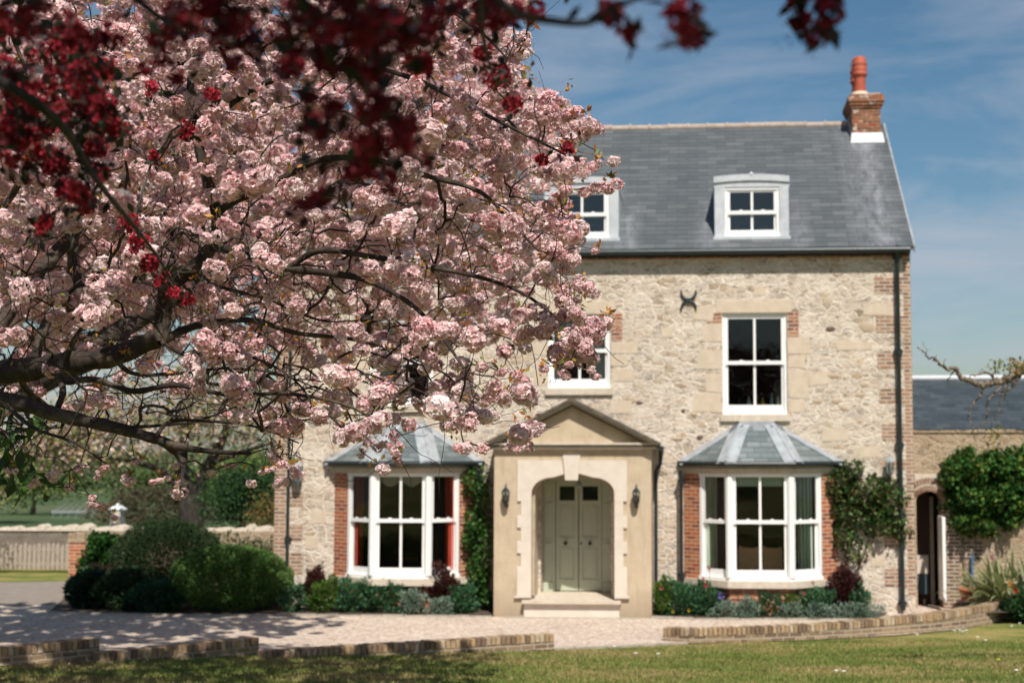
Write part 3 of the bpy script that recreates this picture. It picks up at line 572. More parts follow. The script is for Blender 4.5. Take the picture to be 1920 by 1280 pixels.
# ------------------------------------------------------------------ bay windows
for b in BAYS:
    bw = part('bay_window', house)
    A = (PX(b['A'], Y0), Y0); B = (PX(b['B'], YF), YF); Cc = (PX(b['Cc'], YF), YF); D = (PX(b['D'], Y0), Y0)
    pts = [A, B, Cc, D]
    pl = MB(); pr = MB(); fm = MB(); gl = MB(); sl = MB(); co = MB()
    for i in range(3):
        Mx, ln = frame_at(pts[i], pts[i+1])
        pl.M = Mx; pl.box(0, ln, -.24, 0, -.05, zSill - .13)
        if i == 1: sash(fm, gl, Mx, ln, zSill, zTop, zRail, 2, w0=.0, fl=.125, fr_=.125, ft=.06, fb=.20)
        else:
            k0, k1 = (.36 * ln, ln) if i == 0 else (0, .64 * ln)
            M2 = Mx @ Matrix.Translation((k0, 0, 0)); sash(fm, gl, M2, k1 - k0, zSill, zTop, zRail, 1, fl=.12 if i == 0 else .13, fr_=.13 if i == 0 else .12, ft=.06, fb=.20)
            pr = MB(); pr.M = Mx; pr.box(0 if i == 0 else k1 + .012, k0 - .012 if i == 0 else ln, -.22, -.004, zSill - .13, zTop + .03); pr.build('brick_pier', M['brick_bay'], bw)
    # corner posts
    for c_ in (B, Cc): fm.M = None; fm.tube([(c_[0], c_[1] + .02, zSill + .061), (c_[0], c_[1] + .02, zTop - .051)], .075, 8, smooth=False)
    pl.build('plinth', M['brick_bay'], bw)
    fm.build('window_frame', M['white'], bw); gl.build('pane', M['glass'], bw)
    cen = Vector(((A[0]+D[0])/2, Y0 + .3, 0))
    def offp(d, e=0):
        s = .41 * d
        return [(A[0] - d - e, Y0), (B[0] - s, YF - d), (Cc[0] + s, YF - d), (D[0] + d + e, Y0)]
    sl.slab([(x, y, zSill - .13) for x, y in offp(.10)], (0, 0, .128)); sl.build('sill', M['sill'], bw)
    co.slab([(x, y, zTop + .002) for x, y in offp(.03)], (0, 0, .05)); co.slab([(x, y, zTop + .053) for x, y in offp(.07)], (0, 0, .05)); co.slab([(x, y, zTop + .104) for x, y in offp(.04)], (0, 0, .04)); co.build('cornice', M['sill'], bw)
    zEv = PZ(866, YF - .25)
    ev = offp(.17); ev[0] = (PX(b['er'][0], Y0), Y0 - .002); ev[3] = (PX(b['er'][1], Y0), Y0 - .002)
    g = MB(); ge = [(x, y, zEv - .03) for x, y in [(ev[0][0], ev[0][1] - .03), ev[1], ev[2], (ev[3][0], ev[3][1] - .03)]]
    g.tube(ge, .05, 8, smooth=False); g.slab([(x, y, zEv - .06) for x, y in offp(.10)], (0, 0, .05)); g.build('gutter', M['black'], bw)
    zT = PZ(791, Y0); T1 = Vector((PX(b['top'][0], Y0), Y0 - .0, zT)); T2 = Vector((PX(b['top'][1], Y0), Y0 - .0, zT))
    E = [Vector((x, y, zEv)) for x, y in ev]
    s = MB(); s.add([E[0], E[1], E[2], E[3], T1, T2], [(0, 1, 4), (1, 2, 5, 4), (2, 3, 5), (0, 4, 5, 3), (3, 2, 1, 0)]); bro = s.build('bay_roof', M['slate_bay'], bw)
    ld = MB()
    def strip(e, t, inner, wd):
        """lead strip on the plane (e,t,inner), along edge e-t, width towards inner"""
        n = (t - e).cross(inner - e).normalized(); n = n if n.z > 0 else -n
        d = (inner - e) - (t - e) * ((inner - e).dot(t - e) / (t - e).length_squared); d.normalize()
        e2 = e + (t - e) * .0; ld.slab([e2, t, t + d * wd * .9, e2 + d * wd], n * .022)
    cm = (E[1] + E[2]) / 2
    strip(E[1], T1, cm, .20); strip(E[1], T1, E[0], .20); strip(E[2], T2, cm, .20); strip(E[2], T2, E[3], .20)
    strip(E[0], T1, E[1], .20); strip(E[3], T2, E[2], .20)
    for e, t in ((E[1], T1), (E[2], T2)): ld.tube([e + Vector((0, 0, .015)), t + Vector((0, 0, .02))], .028, 8)
    ld.box(T1.x - .04, T2.x + .04, Y0 - .10, Y0 - .001, zT - .09, zT + .015)
    ld.build('lead_strips', M['lead'], bw)
downpipe(1277, 880, 1097, Y0 - .22, .034, (900, 1078), (-.02, -.1))
downpipe(896, 880, 1120, Y0 - .22, .032, (900, 1078), (.05, -.1))
# ------------------------------------------------------------------ porch
YP = Y0 - 1.15; YDo = Y0 + .45
po = part('porch', house)
fx = lambda p: PX(p, YP)
fzv = lambda p: PZ(p, YP)
px0, px1 = fx(927), fx(1221); ox0, ox1 = fx(997), fx(1152); zc = fzv(842)
def arch(xa, xb, zs, zt, n=9, pk=None):
    """flattened tudor arch from (xa,zs) to (xb,zs)"""
    pts = []; w_ = (xb - xa); r = (zt - zs) * .86
    for i in range(n):
        t = math.pi/2 * i/(n-1); pts.append((xa + r*1.15*(1-math.cos(t)), zs + r*.86*math.sin(t)))
    pts.append(((xa+xb)/2, zt)); return pts + [(xa + xb - x, z) for x, z in pts[-2::-1]]
prof = arch(ox0, ox1, fzv(925), fzv(884))
def archwall(mb, x0, x1, z0, z1, pf, yf, yb):
    for x_a, x_b in ((x0, pf[0][0]), (pf[-1][0], x1)):
        if x_b - x_a > 1e-4: mb.box(x_a, x_b, yf, yb, z0, z1)
    for (a, b) in zip(pf[:-1], pf[1:]):
        mb.add([(a[0], yf, a[1]), (b[0], yf, b[1]), (b[0], yf, z1), (a[0], yf, z1), (a[0], yb, a[1]), (b[0], yb, b[1]), (b[0], yb, z1), (a[0], yb, z1)], [(0,1,2,3), (7,6,5,4), (0,4,5,1), (3,2,6,7)])
pw = MB(); archwall(pw, px0, px1, -.08, zc - .09, prof, YP, YP + .3)
pw.box(px0, px0 + .25, YP + .3, Y0 - .001, -.08, zc - .09); pw.box(px1 - .25, px1, YP + .3, Y0 - .001, -.08, zc - .09)
pw.build('porch_wall', M['render'], po)
pi = MB(); pi.box(px0 + .251, ox0 - .0, YP + .301, YDo, 0, zc - .2); pi.box(ox1 + .0, px1 - .251, YP + .301, YDo, 0, zc - .2); pi.box(px0 + .251, px1 - .251, YP + .301, YDo, zc - .199, zc - .1)
pi.build('porch_lining', M['cream'], po)
# surround with toothed edge
su = MB(); sprof = [(x, z) for x, z in arch(ox0 + .0, ox1 - .0, fzv(925), fzv(884))]
sprof = [(min(max(x, ox0 - 0), ox1 + 0), z) for x, z in sprof]; sf, sb = YP - .035, YP - .001
ztop = fzv(863); zsp = fzv(920)
archwall(su, fx(970.5), fx(1175.5), zsp + .0, ztop, sprof, sf, sb)
teeth = [(894, 916, 7), (916, 940, 0), (940, 966, 7), (966, 990, 0), (990, 1015, 7), (1015, 1038, 0), (1038, 1063, 7), (1063, 1119, 0)]
for a, b, ins in teeth[1:]:
    z1, z0 = fzv(a if a > 920 else 920), fzv(b)
    su.box(fx(970.5 + ins), ox0, sf, sb, z0, z1 - .0015); su.box(ox1, fx(1175.5 - ins), sf, sb, z0, z1 - .0015)
su.box(fx(966), ox0 + .0, sf - .03, sb, fzv(1122), fzv(1119.3)); su.box(ox1, fx(1180), sf - .03, sb, fzv(1122), fzv(1119.3))
su.build('surround', M['surround'], po)
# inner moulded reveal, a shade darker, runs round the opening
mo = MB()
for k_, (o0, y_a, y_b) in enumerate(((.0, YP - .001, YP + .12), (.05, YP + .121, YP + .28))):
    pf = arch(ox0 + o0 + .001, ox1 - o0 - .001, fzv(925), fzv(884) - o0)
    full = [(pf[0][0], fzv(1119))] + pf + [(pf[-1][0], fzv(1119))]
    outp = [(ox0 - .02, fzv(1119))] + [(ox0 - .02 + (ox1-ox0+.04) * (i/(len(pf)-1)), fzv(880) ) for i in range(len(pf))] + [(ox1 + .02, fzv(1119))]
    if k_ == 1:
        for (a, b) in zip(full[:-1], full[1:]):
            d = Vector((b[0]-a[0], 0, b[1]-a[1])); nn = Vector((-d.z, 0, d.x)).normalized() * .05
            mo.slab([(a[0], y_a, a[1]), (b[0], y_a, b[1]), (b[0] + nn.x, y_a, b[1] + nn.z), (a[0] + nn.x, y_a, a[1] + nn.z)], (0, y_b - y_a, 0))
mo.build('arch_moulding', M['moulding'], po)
ks = MB(); ks.slab([(fx(1060.5), sf - .05, fzv(900)), (fx(1084), sf - .05, fzv(900)), (fx(1088.5), sf - .05, fzv(853)), (fx(1056), sf - .05, fzv(853))], (0, .085, 0)); ks.build('keystone', M['surround'], po)
# entablature
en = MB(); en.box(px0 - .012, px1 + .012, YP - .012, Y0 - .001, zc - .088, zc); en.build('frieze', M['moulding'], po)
def cor(z0, z1, o): en2.box(px0 - o, px1 + o, YP - o, Y0 - .002, z0, z1)
en2 = MB(); cor(zc + .001, zc + .045, .10); en2.build('cornice_band', M['sill'], po)
en2 = MB(); cor(zc + .046, zc + .085, .13); en2.build('cornice_shadow_band', M['trimstone'], po)  # shadow line of the cornice put into a dark stone colour
en2 = MB(); cor(zc + .086, zc + .125, .15); en2.build('cornice_top', M['sill'], po)
zb_ = zc + .126; xc = (px0 + px1)/2 - .005; za = PZ(745, YP - .15)
ty = MB(); ty.add([(px0 + .0, YP - .0, zb_), (px1 - .0, YP - .0, zb_), (xc, YP - .0, za - .16)], [(0, 1, 2)]); ty.build('tympanum', M['render'], po)
rk = MB(); rs = MB(); lr = MB()
for sgn, xe in ((-1, px0 - .16), (1, px1 + .16)):
    e = Vector((xe, YP - .24, zb_)); t = Vector((xc, YP - .24, za)); d = (t - e).normalized(); n = Vector((-d.z, 0, d.x)) * (1 if sgn < 0 else -1)
    n = n if n.z > 0 else -n
    def band(a0, a1, y0, mb): mb.slab([e - n*a1 + d*(a1*1.7), t - n*(a1*1.12), t - n*(a0*1.12), e - n*a0 + d*(a0*1.7)], (0, 0, 0)) if False else mb.slab([e - n*a1 + d*(a1*1.75) + Vector((0, y0, 0)), Vector((xc, YP - .24 + y0, za - a1*1.14)), Vector((xc, YP - .24 + y0, za - a0*1.14)), e - n*a0 + d*(a0*1.75) + Vector((0, y0, 0))], (0, 1.15 + .24 - y0 - .004, 0))
    band(.0, .055, 0, rs); band(.056, .10, .04, rk); band(.101, .14, .09, rs)  # lowest dark band colours in the deep shadow under the rake
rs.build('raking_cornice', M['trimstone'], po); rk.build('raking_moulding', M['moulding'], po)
# steps and floor
zst = fzv(1126)
st = MB(); st.box(fx(981), fx(1164), YP - .16, YDo - .001, zst - .06, zst); st.build('step_slab', M['sill'], po)
st = MB(); st.box(fx(984), fx(1161), YP - .07, YP + .6, -.05, zst - .061); st.build('step_riser', M['surround'], po)
st = MB(); st.box(fx(950), fx(1200), YP - .17, YP - .002, -.05, .035); st.build('plinth_slab', M['kerb'], po)
# door
dr = part('door', house); dY = YDo
dX = lambda p: PX(p, dY); dZ = lambda p: PZ(p, dY)
fr = MB(); fr.box(dX(1018), dX(1042), dY - .06, dY + .05, zst + .001, dZ(894)); fr.box(dX(1129), dX(1149), dY - .06, dY + .05, zst + .001, dZ(894)); fr.box(dX(1042), dX(1129), dY - .05, dY + .05, dZ(900), dZ(894) + .0)
for a, b in ((1020, 1038), (1131, 1147)):
    for c, d in ((903, 939), (943, 1010), (1018, 1090)): fr.box(dX(a + 2), dX(b - 2), dY - .085, dY - .061, dZ(d), dZ(c))
    fr.box(dX(a), dX(b), dY - .10, dY - .062, zst + .002, dZ(1092)); fr.box(dX(a), dX(b), dY - .09, dY - .062, dZ(1015), dZ(1011))
fr.build('door_frame', M['green'], dr)
zD0, zD1 = zst + .02, dZ(900)
for (a, b) in ((1043, 1084.3), (1086, 1128)):
    lf = MB(); x0, x1 = dX(a), dX(b); s_ = .085
    g0, g1 = dZ(938.5), dZ(911.5); u0, u1 = dZ(1008), dZ(946); l0, l1 = dZ(1087), dZ(1025)
    lf.box(x0, x0 + s_*.8, dY - .02, dY + .025, zD0, zD1); lf.box(x1 - s_*.8, x1, dY - .02, dY + .025, zD0, zD1)
    for c, d in ((zD0, l0), (l1, u0), (u1, g0), (g1, zD1)): lf.box(x0 + s_*.8, x1 - s_*.8, dY - .02, dY + .025, c, d)
    for c, d in ((l0, l1), (u0, u1)):
        lf.box(x0 + s_*.8, x1 - s_*.8, dY + .004, dY + .02, c, d); lf.box(x0 + s_*.8 + .035, x1 - s_*.8 - .035, dY - .012, dY + .003, c + .035, d - .035)
    leaf_ = lf.build('door_leaf', M['green'], dr)
    pg = MB(); pg.quad((x0 + s_*.8, dY + .0, g0), (x1 - s_*.8, dY + .0, g0), (x1 - s_*.8, dY + .0, g1), (x0 + s_*.8, dY + .0, g1)); pg.build('door_pane', M['glass'], dr)
for a in (1061.5, 1106.7):
    kb = MB(M=Matrix.Translation((dX(a), dY - .02, dZ(1018.6))) @ Matrix.Rotation(R(90), 4, 'X')); kb.lathe((0, 0, 0), [(.022, 0), (.022, .015), (.014, .025), (.014, .045), (.034, .055), (.038, .075), (.024, .09), (0, .094)], 12); kb.build('door_knob', M['black'], dr)
kb = MB(M=Matrix.Translation((dX(1090), dY - .02, dZ(1019))) @ Matrix.Rotation(R(90), 4, 'X')); kb.lathe((0, 0, 0), [(.018, 0), (.02, .012), (0, .016)], 10); kb.build('keyhole', M['black'], dr)
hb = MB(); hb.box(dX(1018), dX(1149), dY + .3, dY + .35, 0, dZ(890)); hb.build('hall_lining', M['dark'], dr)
# porch downpipe (right)
dp = MB(); xq = PX(1229, YP + .6); yq = YP + .55
dp.tube([(px1 + .18, YP + .1, zc + .02), (px1 + .18, Y0 - .05, zc + .02)], .05, 8); dp.tube([(px1 + .16, yq + .25, zc - .02), (px1 + .15, yq + .25, zc - .28), (px1 + .06, yq + .25, zc - .42), (px1 + .055, yq + .25, .02)], .038, 10); dp.build('porch_downpipe', M['black'], po)
# wall anchor plate: two C shapes back to back
an = MB(); ac = P(1291, 563, Y0)
for sg in (1, -1):
    pts = [(ac.x + .145 * math.cos(t) * 1.0, Y0 - .03, ac.z + sg * (.165 - .145 * math.sin(t) )) for t in [R(-12 + 204 * i / 14) for i in range(15)]]
    an.tube(pts, [.017 + .012 * math.sin(math.pi * i / 14) for i in range(15)], 6)
an.tube([(ac.x, Y0 + .0, ac.z), (ac.x, Y0 - .07, ac.z)], .04, 10); an.build('wall_anchor', M['black'], house)
# ------------------------------------------------------------------ right wing + its wall
YW = 29.0
wing = empty('side_wing', (PX(1800, YW), YW, 0), 'low stone wing with dark slate roof and brick arched passage right of the house', 'outbuilding')
wx0, wx1 = XR + .002, PX(1712, YW) + 9; wz = PZ(811, YW)
axl, axr = PX(1716, YW), PX(1764, YW); zsp = PZ(935, YW); zap = PZ(919, YW)
wpf = [(axl + (axr-axl)*i/10, zsp + (zap - zsp) * math.sin(math.pi * (.12 + .76*i/10))) for i in range(11)]; wpf = [(wpf[0][0], zsp)] + wpf[1:-1] + [(wpf[-1][0], zsp)]
g = MB(); archwall(g, wx0, wx1, -.1, wz, wpf, YW, YW + .42); g.build('wall', M['rubble2'], wing)
cp = MB(); xx = wx0
while xx < wx1:
    wdt = random.uniform(.25, .5); cp.box(xx, min(xx + wdt - .012, wx1), YW - .03, YW + .45, wz, wz + random.uniform(.03, .07)); xx += wdt
cp.build('coping', M['rubble2'], wing)
bkp = MB(); bkp.box(axl - .02, PX(1772, YW), YW - .006, YW + .1, zap + .004, zap + .34); bkp.build('arch_mortar', M['sill'], wing)
ar = MB(); n_ = 15
for row, (r0, r1) in enumerate(((.0, .12), (.15, .27))):
    for i in range(n_):
        t0, t1 = (i + .14)/n_, (i + .86)/n_
        def pt(t, r):
            x = axl - .02 + (axr - axl + .04) * t; z = zsp - .03 + (zap - zsp + .02) * math.sin(math.pi * (.10 + .80 * t)); a = (t - .5) * 1.25
            return (x + r * math.sin(a), YW - .012, z + r * math.cos(a))
        ar.slab([pt(t0, r0), pt(t1, r0), pt(t1, r1), pt(t0, r1)], (0, .05, 0))
M['arch_brick'] = mottled('arch_brick', (.13,.06,.04), (.26,.14,.085), 16, .9, .5, .01)
ar.build('brick_arch', M['arch_brick'], wing)
jb = MB(); jb.box(axr + .002, PX(1797, YW), YW - .006, YW + .4, .0, PZ(940, YW)); jb.box(PX(1797, YW) + .001, PX(1838, YW), YW - .006, YW + .1, PZ(1046, YW), PZ(1012, YW))
jb.build('brick_jamb', M['brick_dark'], wing)
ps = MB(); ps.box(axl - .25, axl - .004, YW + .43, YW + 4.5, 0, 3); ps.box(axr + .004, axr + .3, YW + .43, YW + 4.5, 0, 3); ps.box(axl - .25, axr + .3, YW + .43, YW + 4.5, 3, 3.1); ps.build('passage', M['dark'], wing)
bx_ = MB(); bx_.box(axl - .1, PX(1737, YW + .7), YW + .7, YW + .76, PZ(1072, YW+.7), PZ(1038, YW+.7)); bx_.build('inner_board', M['surround'], wing)
bx_ = MB(); bx_.box(axl - .1, PX(1737, YW + .7), YW + .72, YW + .75, PZ(1110, YW+.7), PZ(1073, YW+.7)); bx_.build('inner_panel', mat('blue_grey', (.05, .08, .10), .6), wing)
bx_ = MB(); bx_.box(PX(1741, 29.7), PX(1748, 29.7), YW + .7, YW + .76, .02, 2.2); bx_.build('passage_post', M['wood'], wing); bx_ = MB(); bx_.box(axl - .1, PX(1740, 29.8), YW + .8, YW + .84, .02, 2.5); bx_.build('passage_screen', mat('brown_board', (.06, .035, .025), .8), wing)
dd = MB(); dd.box(axr - .09, axr - .03, YW - .55, YW - .0, PZ(1120, YW - .3), PZ(966, YW - .3)); dd.build('open_door', M['white'], wing)
wr = MB(); yr = YW + 3.2; zr_ = PZ(716, yr); wr.slab([(wx0, YW + .25, wz + .02), (wx1, YW + .25, wz + .02), (wx1, yr, zr_), (wx0, yr, zr_)], (0, -.02, .05)); wr.slab([(wx1, yr + 3, wz), (wx0, yr + 3, wz), (wx0, yr, zr_), (wx1, yr, zr_)], (0, .02, .05))
wro = wr.build('roof', M['slate_far'], wing); wg = MB(); wg.tube([(wx0, yr, zr_ + .06), (wx1, yr, zr_ + .06)], .075, 8); wg.build('ridge', M['leadw'], wro)
wb = MB(); wb.box(wx0, wx1, yr + 2.9, yr + 3, -.1, wz); wb.box(wx1 - .3, wx1, YW + .43, yr + 2.9, -.1, wz); wb.build('rear_wall', M['rubble2'], wing)
# ------------------------------------------------------------------ low brick garden walls
def ribbon_wall(name, pts, h, t, label, courses=True, base=None):
    e = empty(name, (pts[0][0], pts[0][1], gz(pts[0][1])), label, 'garden wall')
    mb = MB(); cp = MB(); n = len(pts); P2 = [Vector((p[0], p[1], 0)) for p in pts]
    nr = []
    for i in range(n):
        d = (P2[min(i+1, n-1)] - P2[max(i-1, 0)]).normalized(); nr.append(Vector((-d.y, d.x, 0)))
    hs = h if isinstance(h, list) else [h] * n
    for i in range(n-1):
        a, b = P2[i], P2[i+1]; a2, b2 = a + nr[i]*t, b + nr[i+1]*t; za, zb = (gz(a.y) - .06, gz(b.y) - .06) if base is None else (base, base); ta, tb = hs[i], hs[i+1]
        m_a, m_b = ta - .115, tb - .115
        mb.add([(a.x,a.y,za),(b.x,b.y,zb),(b2.x,b2.y,zb),(a2.x,a2.y,za),(a.x,a.y,m_a),(b.x,b.y,m_b),(b2.x,b2.y,m_b),(a2.x,a2.y,m_a)], [(0,1,5,4),(2,3,7,6)] + ([(3,0,4,7)] if i == 0 else []) + ([(1,2,6,5)] if i == n-2 else []))
        # brick-on-edge capping, each brick its own block
        ln = (b - a).length; k = max(1, round(ln / .078))
        for j in range(k):
            u0, u1 = (j + .09)/k, (j + .91)/k; jz = random.uniform(-.006, .006); jo = random.uniform(-.006, .006)
            q0, q1 = a.lerp(b, u0) - nr[i]*(.01 + jo), a.lerp(b, u1) - nr[i]*(.01 + jo); r0, r1 = a2.lerp(b2, u0) + nr[i]*.01, a2.lerp(b2, u1) + nr[i]*.01
            tz = ta + (tb - ta)*u0 + jz
            cp.slab([(q0.x,q0.y,tz-.114),(q1.x,q1.y,tz-.114),(r1.x,r1.y,tz-.114),(r0.x,r0.y,tz-.114)], (0,0,.112))
    mb.build('brickwork', M['brick_course'], e); cp.build('capping', M['brick_cap'], e); return e
M['brick_course'] = brickmat('tan_brick_course', [(.32,.22,.13), (.42,.29,.17), (.28,.19,.12), (.38,.27,.16), (.18,.12,.08)], (.46,.38,.29), .225, .075, .012)
def islandmat(name, cols, rough=.9):
    m = mat(name, cols[0], rough, spec=.2); nt = m.node_tree; g = N(nt, 'ShaderNodeNewGeometry')
    c = ramp(nt, g.outputs['Random Per Island'], [(i/len(cols), q) for i, q in enumerate(cols)]); n = noise(nt, uvn(nt, (1,1,1), 'Object'), 28, 5, .7)
    c = mixc(nt, .7, c, ramp(nt, n.outputs[0], [(.3, (.4,.38,.35)), (.65, (1.1,1.08,1.05))]), 'MULTIPLY'); setc(nt, c); bump(nt, n.outputs[0], .7, .012); return m
M['brick_cap'] = islandmat('tan_brick_edge', [(.42,.29,.17), (.52,.38,.24), (.28,.19,.12), (.47,.32,.18), (.36,.25,.16), (.56,.45,.32), (.22,.15,.10)])
def seg(n, a, b, h):
    A_, B_ = PG(*a), PG(*b); return [(A_.x + (B_.x-A_.x)*i/n, A_.y + (B_.y-A_.y)*i/n) for i in range(n+1)]
g3 = seg(8, (489, 1234), (1039, 1218), 0); ribbon_wall('low_brick_wall', g3, gz(g3[-1][1]) + .25, .215, 'long low tan brick wall between gravel and lawn, left of the drive opening')
g2 = seg(4, (186, 1243), (485, 1229), 0); ribbon_wall('low_brick_wall', g2, PZ(1194.5, g2[-1][1], 485), .215, 'middle section of stepped low brick wall in dappled shade on lawn edge')
g1 = seg(4, (-330, 1264), (186, 1240), 0); ribbon_wall('low_brick_wall', g1, PZ(1196, g1[-1][1], 186), .215, 'highest section of stepped low brick wall at the bottom left corner')
cpx = [(1243, 1203, 0), (1292, 1206, 0), (1400, 1204, 0), (1512, 1200, 0), (1600, 1196, 0), (1685, 1190, 0), (1750, 1185, 0), (1810, 1178, 0), (1860, 1170, 0), (1892, 1160, 0), (1903, 1150, 0), (1896, 1141, 0), (1876, 1136, 0)]
cw = [PG(a, b) for a, b, _ in cpx]; cw[0] = Vector((cw[1].x - .02, cw[1].y + .9, 0)) if False else cw[0]
ribbon_wall('curved_brick_wall', [(p.x, p.y) for p in cw], [.24, .24, .25, .26, .28, .30, .32, .34, .36, .37, .37, .37, .37], .215, 'curved tan brick wall sweeping round to the right corner planter')
bs = polysheet('planter_soil', M['soil'], [(PX(1790, 26.3), 26.2), (5.75, 26.6), (6.0, 27.6), (6.3, 28.9), (PX(1800, 28.9), 28.98)], .22)
# beds
def bed(pxs, y0s, name):
    pts = [(PX(p, y), y) for p, y in zip(pxs, y0s)]
    polysheet(name, M['soil'], pts, .045, step=.3)
bed((100, 330, 560, 925, 925, 300, 140), (26.9, 26.6, 26.75, 26.85, 27.98, 30.5, 30.5), 'flower_bed')
bed((1225, 1300, 1640, 1660, 1225), (26.9, 26.7, 26.9, 27.98, 27.98), 'flower_bed')
kb = MB()
for (pxs, ysx) in (((100, 330, 560, 925), (26.9, 26.6, 26.75, 26.85)), ((1225, 1300, 1640, 1660), (26.9, 26.7, 26.9, 27.6))):
    q_ = [Vector((PX(p, y), y, -.02)) for p, y in zip(pxs, ysx)]
    for a, b in zip(q_[:-1], q_[1:]):
        nn = int((b - a).length / .45) + 1
        for i in range(nn):
            c1, c2 = a.lerp(b, (i + .02)/nn), a.lerp(b, (i + .98)/nn); kb.slab([c1, c2, c2 - Vector((0, .09, 0)), c1 - Vector((0, .09, 0))], (0, 0, .075 + random.uniform(-.01, .01)))
tag(kb.build('kerb_edging', M['kerb']), kind='structure')
# ------------------------------------------------------------------ foliage generators (numpy)
def rnd_dirs(n, rng=RNG):
    v = rng.normal(size=(n, 3)); return v / np.linalg.norm(v, axis=1, keepdims=True)
def leaves(pos, size, cols, nrm=None, spread=.9, aspect=.5, rng=RNG, jit=.25, up=None):
    """one bent kite (2 quads -> 1 quad folded) per point; returns V,F,col"""
    n = len(pos); pos = np.asarray(pos, float); d = rnd_dirs(n, rng)
    if nrm is not None: d = nrm + d * spread; d /= np.linalg.norm(d, axis=1, keepdims=True)
    if up is not None: d = d + np.asarray(up); d /= np.linalg.norm(d, axis=1, keepdims=True)
    s = np.cross(d, rnd_dirs(n, rng)); s /= np.linalg.norm(s, axis=1, keepdims=True); nn = np.cross(d, s)
    L_ = (size * rng.uniform(1 - jit, 1 + jit, n))[:, None]; W_ = L_ * aspect
    V = np.empty((n, 4, 3)); V[:, 0] = pos; V[:, 1] = pos + d*L_*.5 + s*W_*.5 + nn*L_*.08; V[:, 2] = pos + d*L_; V[:, 3] = pos + d*L_*.5 - s*W_*.5 + nn*L_*.08
    F = np.arange(4*n).reshape(n, 4); col = np.repeat(cols, 4, axis=0)
    return V.reshape(-1, 3), F, col
def cat(parts):
    V = []; F = []; Cc_ = []; o = 0
    for v, f, c in parts: V.append(v); F.append(f + o); Cc_.append(c); o += len(v)
    return np.concatenate(V), np.concatenate(F), np.concatenate(Cc_)
def pal(cols, n, rng=RNG, j=.25):
    cols = np.array(cols); c = cols[rng.integers(0, len(cols), n)]; return c * rng.uniform(1 - j, 1 + j, (n, 1))
def blob_pts(c, rad, n, rng=RNG, shell=.45, lump=.18, ground=None, flat=1.0):
    d = rnd_dirs(n, rng); ph = rng.uniform(0, 6, 6)
    k = 1 + lump * (np.sin(d[:, 0]*4 + ph[0]) * np.sin(d[:, 2]*5 + ph[1]) + .6*np.sin(d[:, 0]*9 + ph[2])*np.sin(d[:, 1]*8 + ph[3]) + .4*np.sin(d[:, 2]*14 + ph[4])*np.sin(d[:, 0]*13 + ph[5]))
    r = (1 - shell * rng.random(n)**2) * k; p = np.asarray(c) + d * r[:, None] * np.asarray(rad)
    if ground is not None:
        m = p[:, 2] > ground; p = p[m]; d = d[m]
    return p, d
def tubes(name, strands, m, parent, sides=5):
    """strands: list of (pts (k,3), radii (k,))"""
    Vs = []; Fs = []; o = 0
    for pts, rad in strands:
        pts = np.asarray(pts, float); k = len(pts)
        if k < 2: continue
        sd_ = 4 if max(rad) < .006 else (6 if max(rad) < .03 else 12)
        t = np.gradient(pts, axis=0); t /= np.linalg.norm(t, axis=1, keepdims=True) + 1e-9
        a = np.cross(t, [.3, .2, .93]); ln = np.linalg.norm(a, axis=1, keepdims=True); a = np.where(ln < .05, np.cross(t, [1., 0, 0]), a); a /= np.linalg.norm(a, axis=1, keepdims=True) + 1e-9
        b = np.cross(t, a); th = np.arange(sd_) * 2*np.pi/sd_
        ring = pts[:, None] + (a[:, None]*np.cos(th)[None, :, None] + b[:, None]*np.sin(th)[None, :, None]) * np.asarray(rad)[:, None, None]
        Vs.append(ring.reshape(-1, 3)); i = np.arange(k-1)[:, None]*sd_; j = np.arange(sd_)[None]; j2 = (j+1) % sd_
        Fs.append((np.stack([i+j, i+j2, i+sd_+j2, i+sd_+j], -1).reshape(-1, 4)) + o); o += k*sd_
    return npmesh(name, np.concatenate(Vs), np.concatenate(Fs), m, parent, smooth=True)
def catmull(pts, n=6):
    p = [np.asarray(q, float) for q in pts]; p = [2*p[0]-p[1]] + p + [2*p[-1]-p[-2]]; o = []
    for i in range(1, len(p)-2):
        for k_ in range(n):
            t = k_/n; o.append(.5*((2*p[i]) + (-p[i-1]+p[i+1])*t + (2*p[i-1]-5*p[i]+4*p[i+1]-p[i+2])*t*t + (-p[i-1]+3*p[i]-3*p[i+1]+p[i+2])*t**3))
    o.append(p[-2]); return np.array(o)
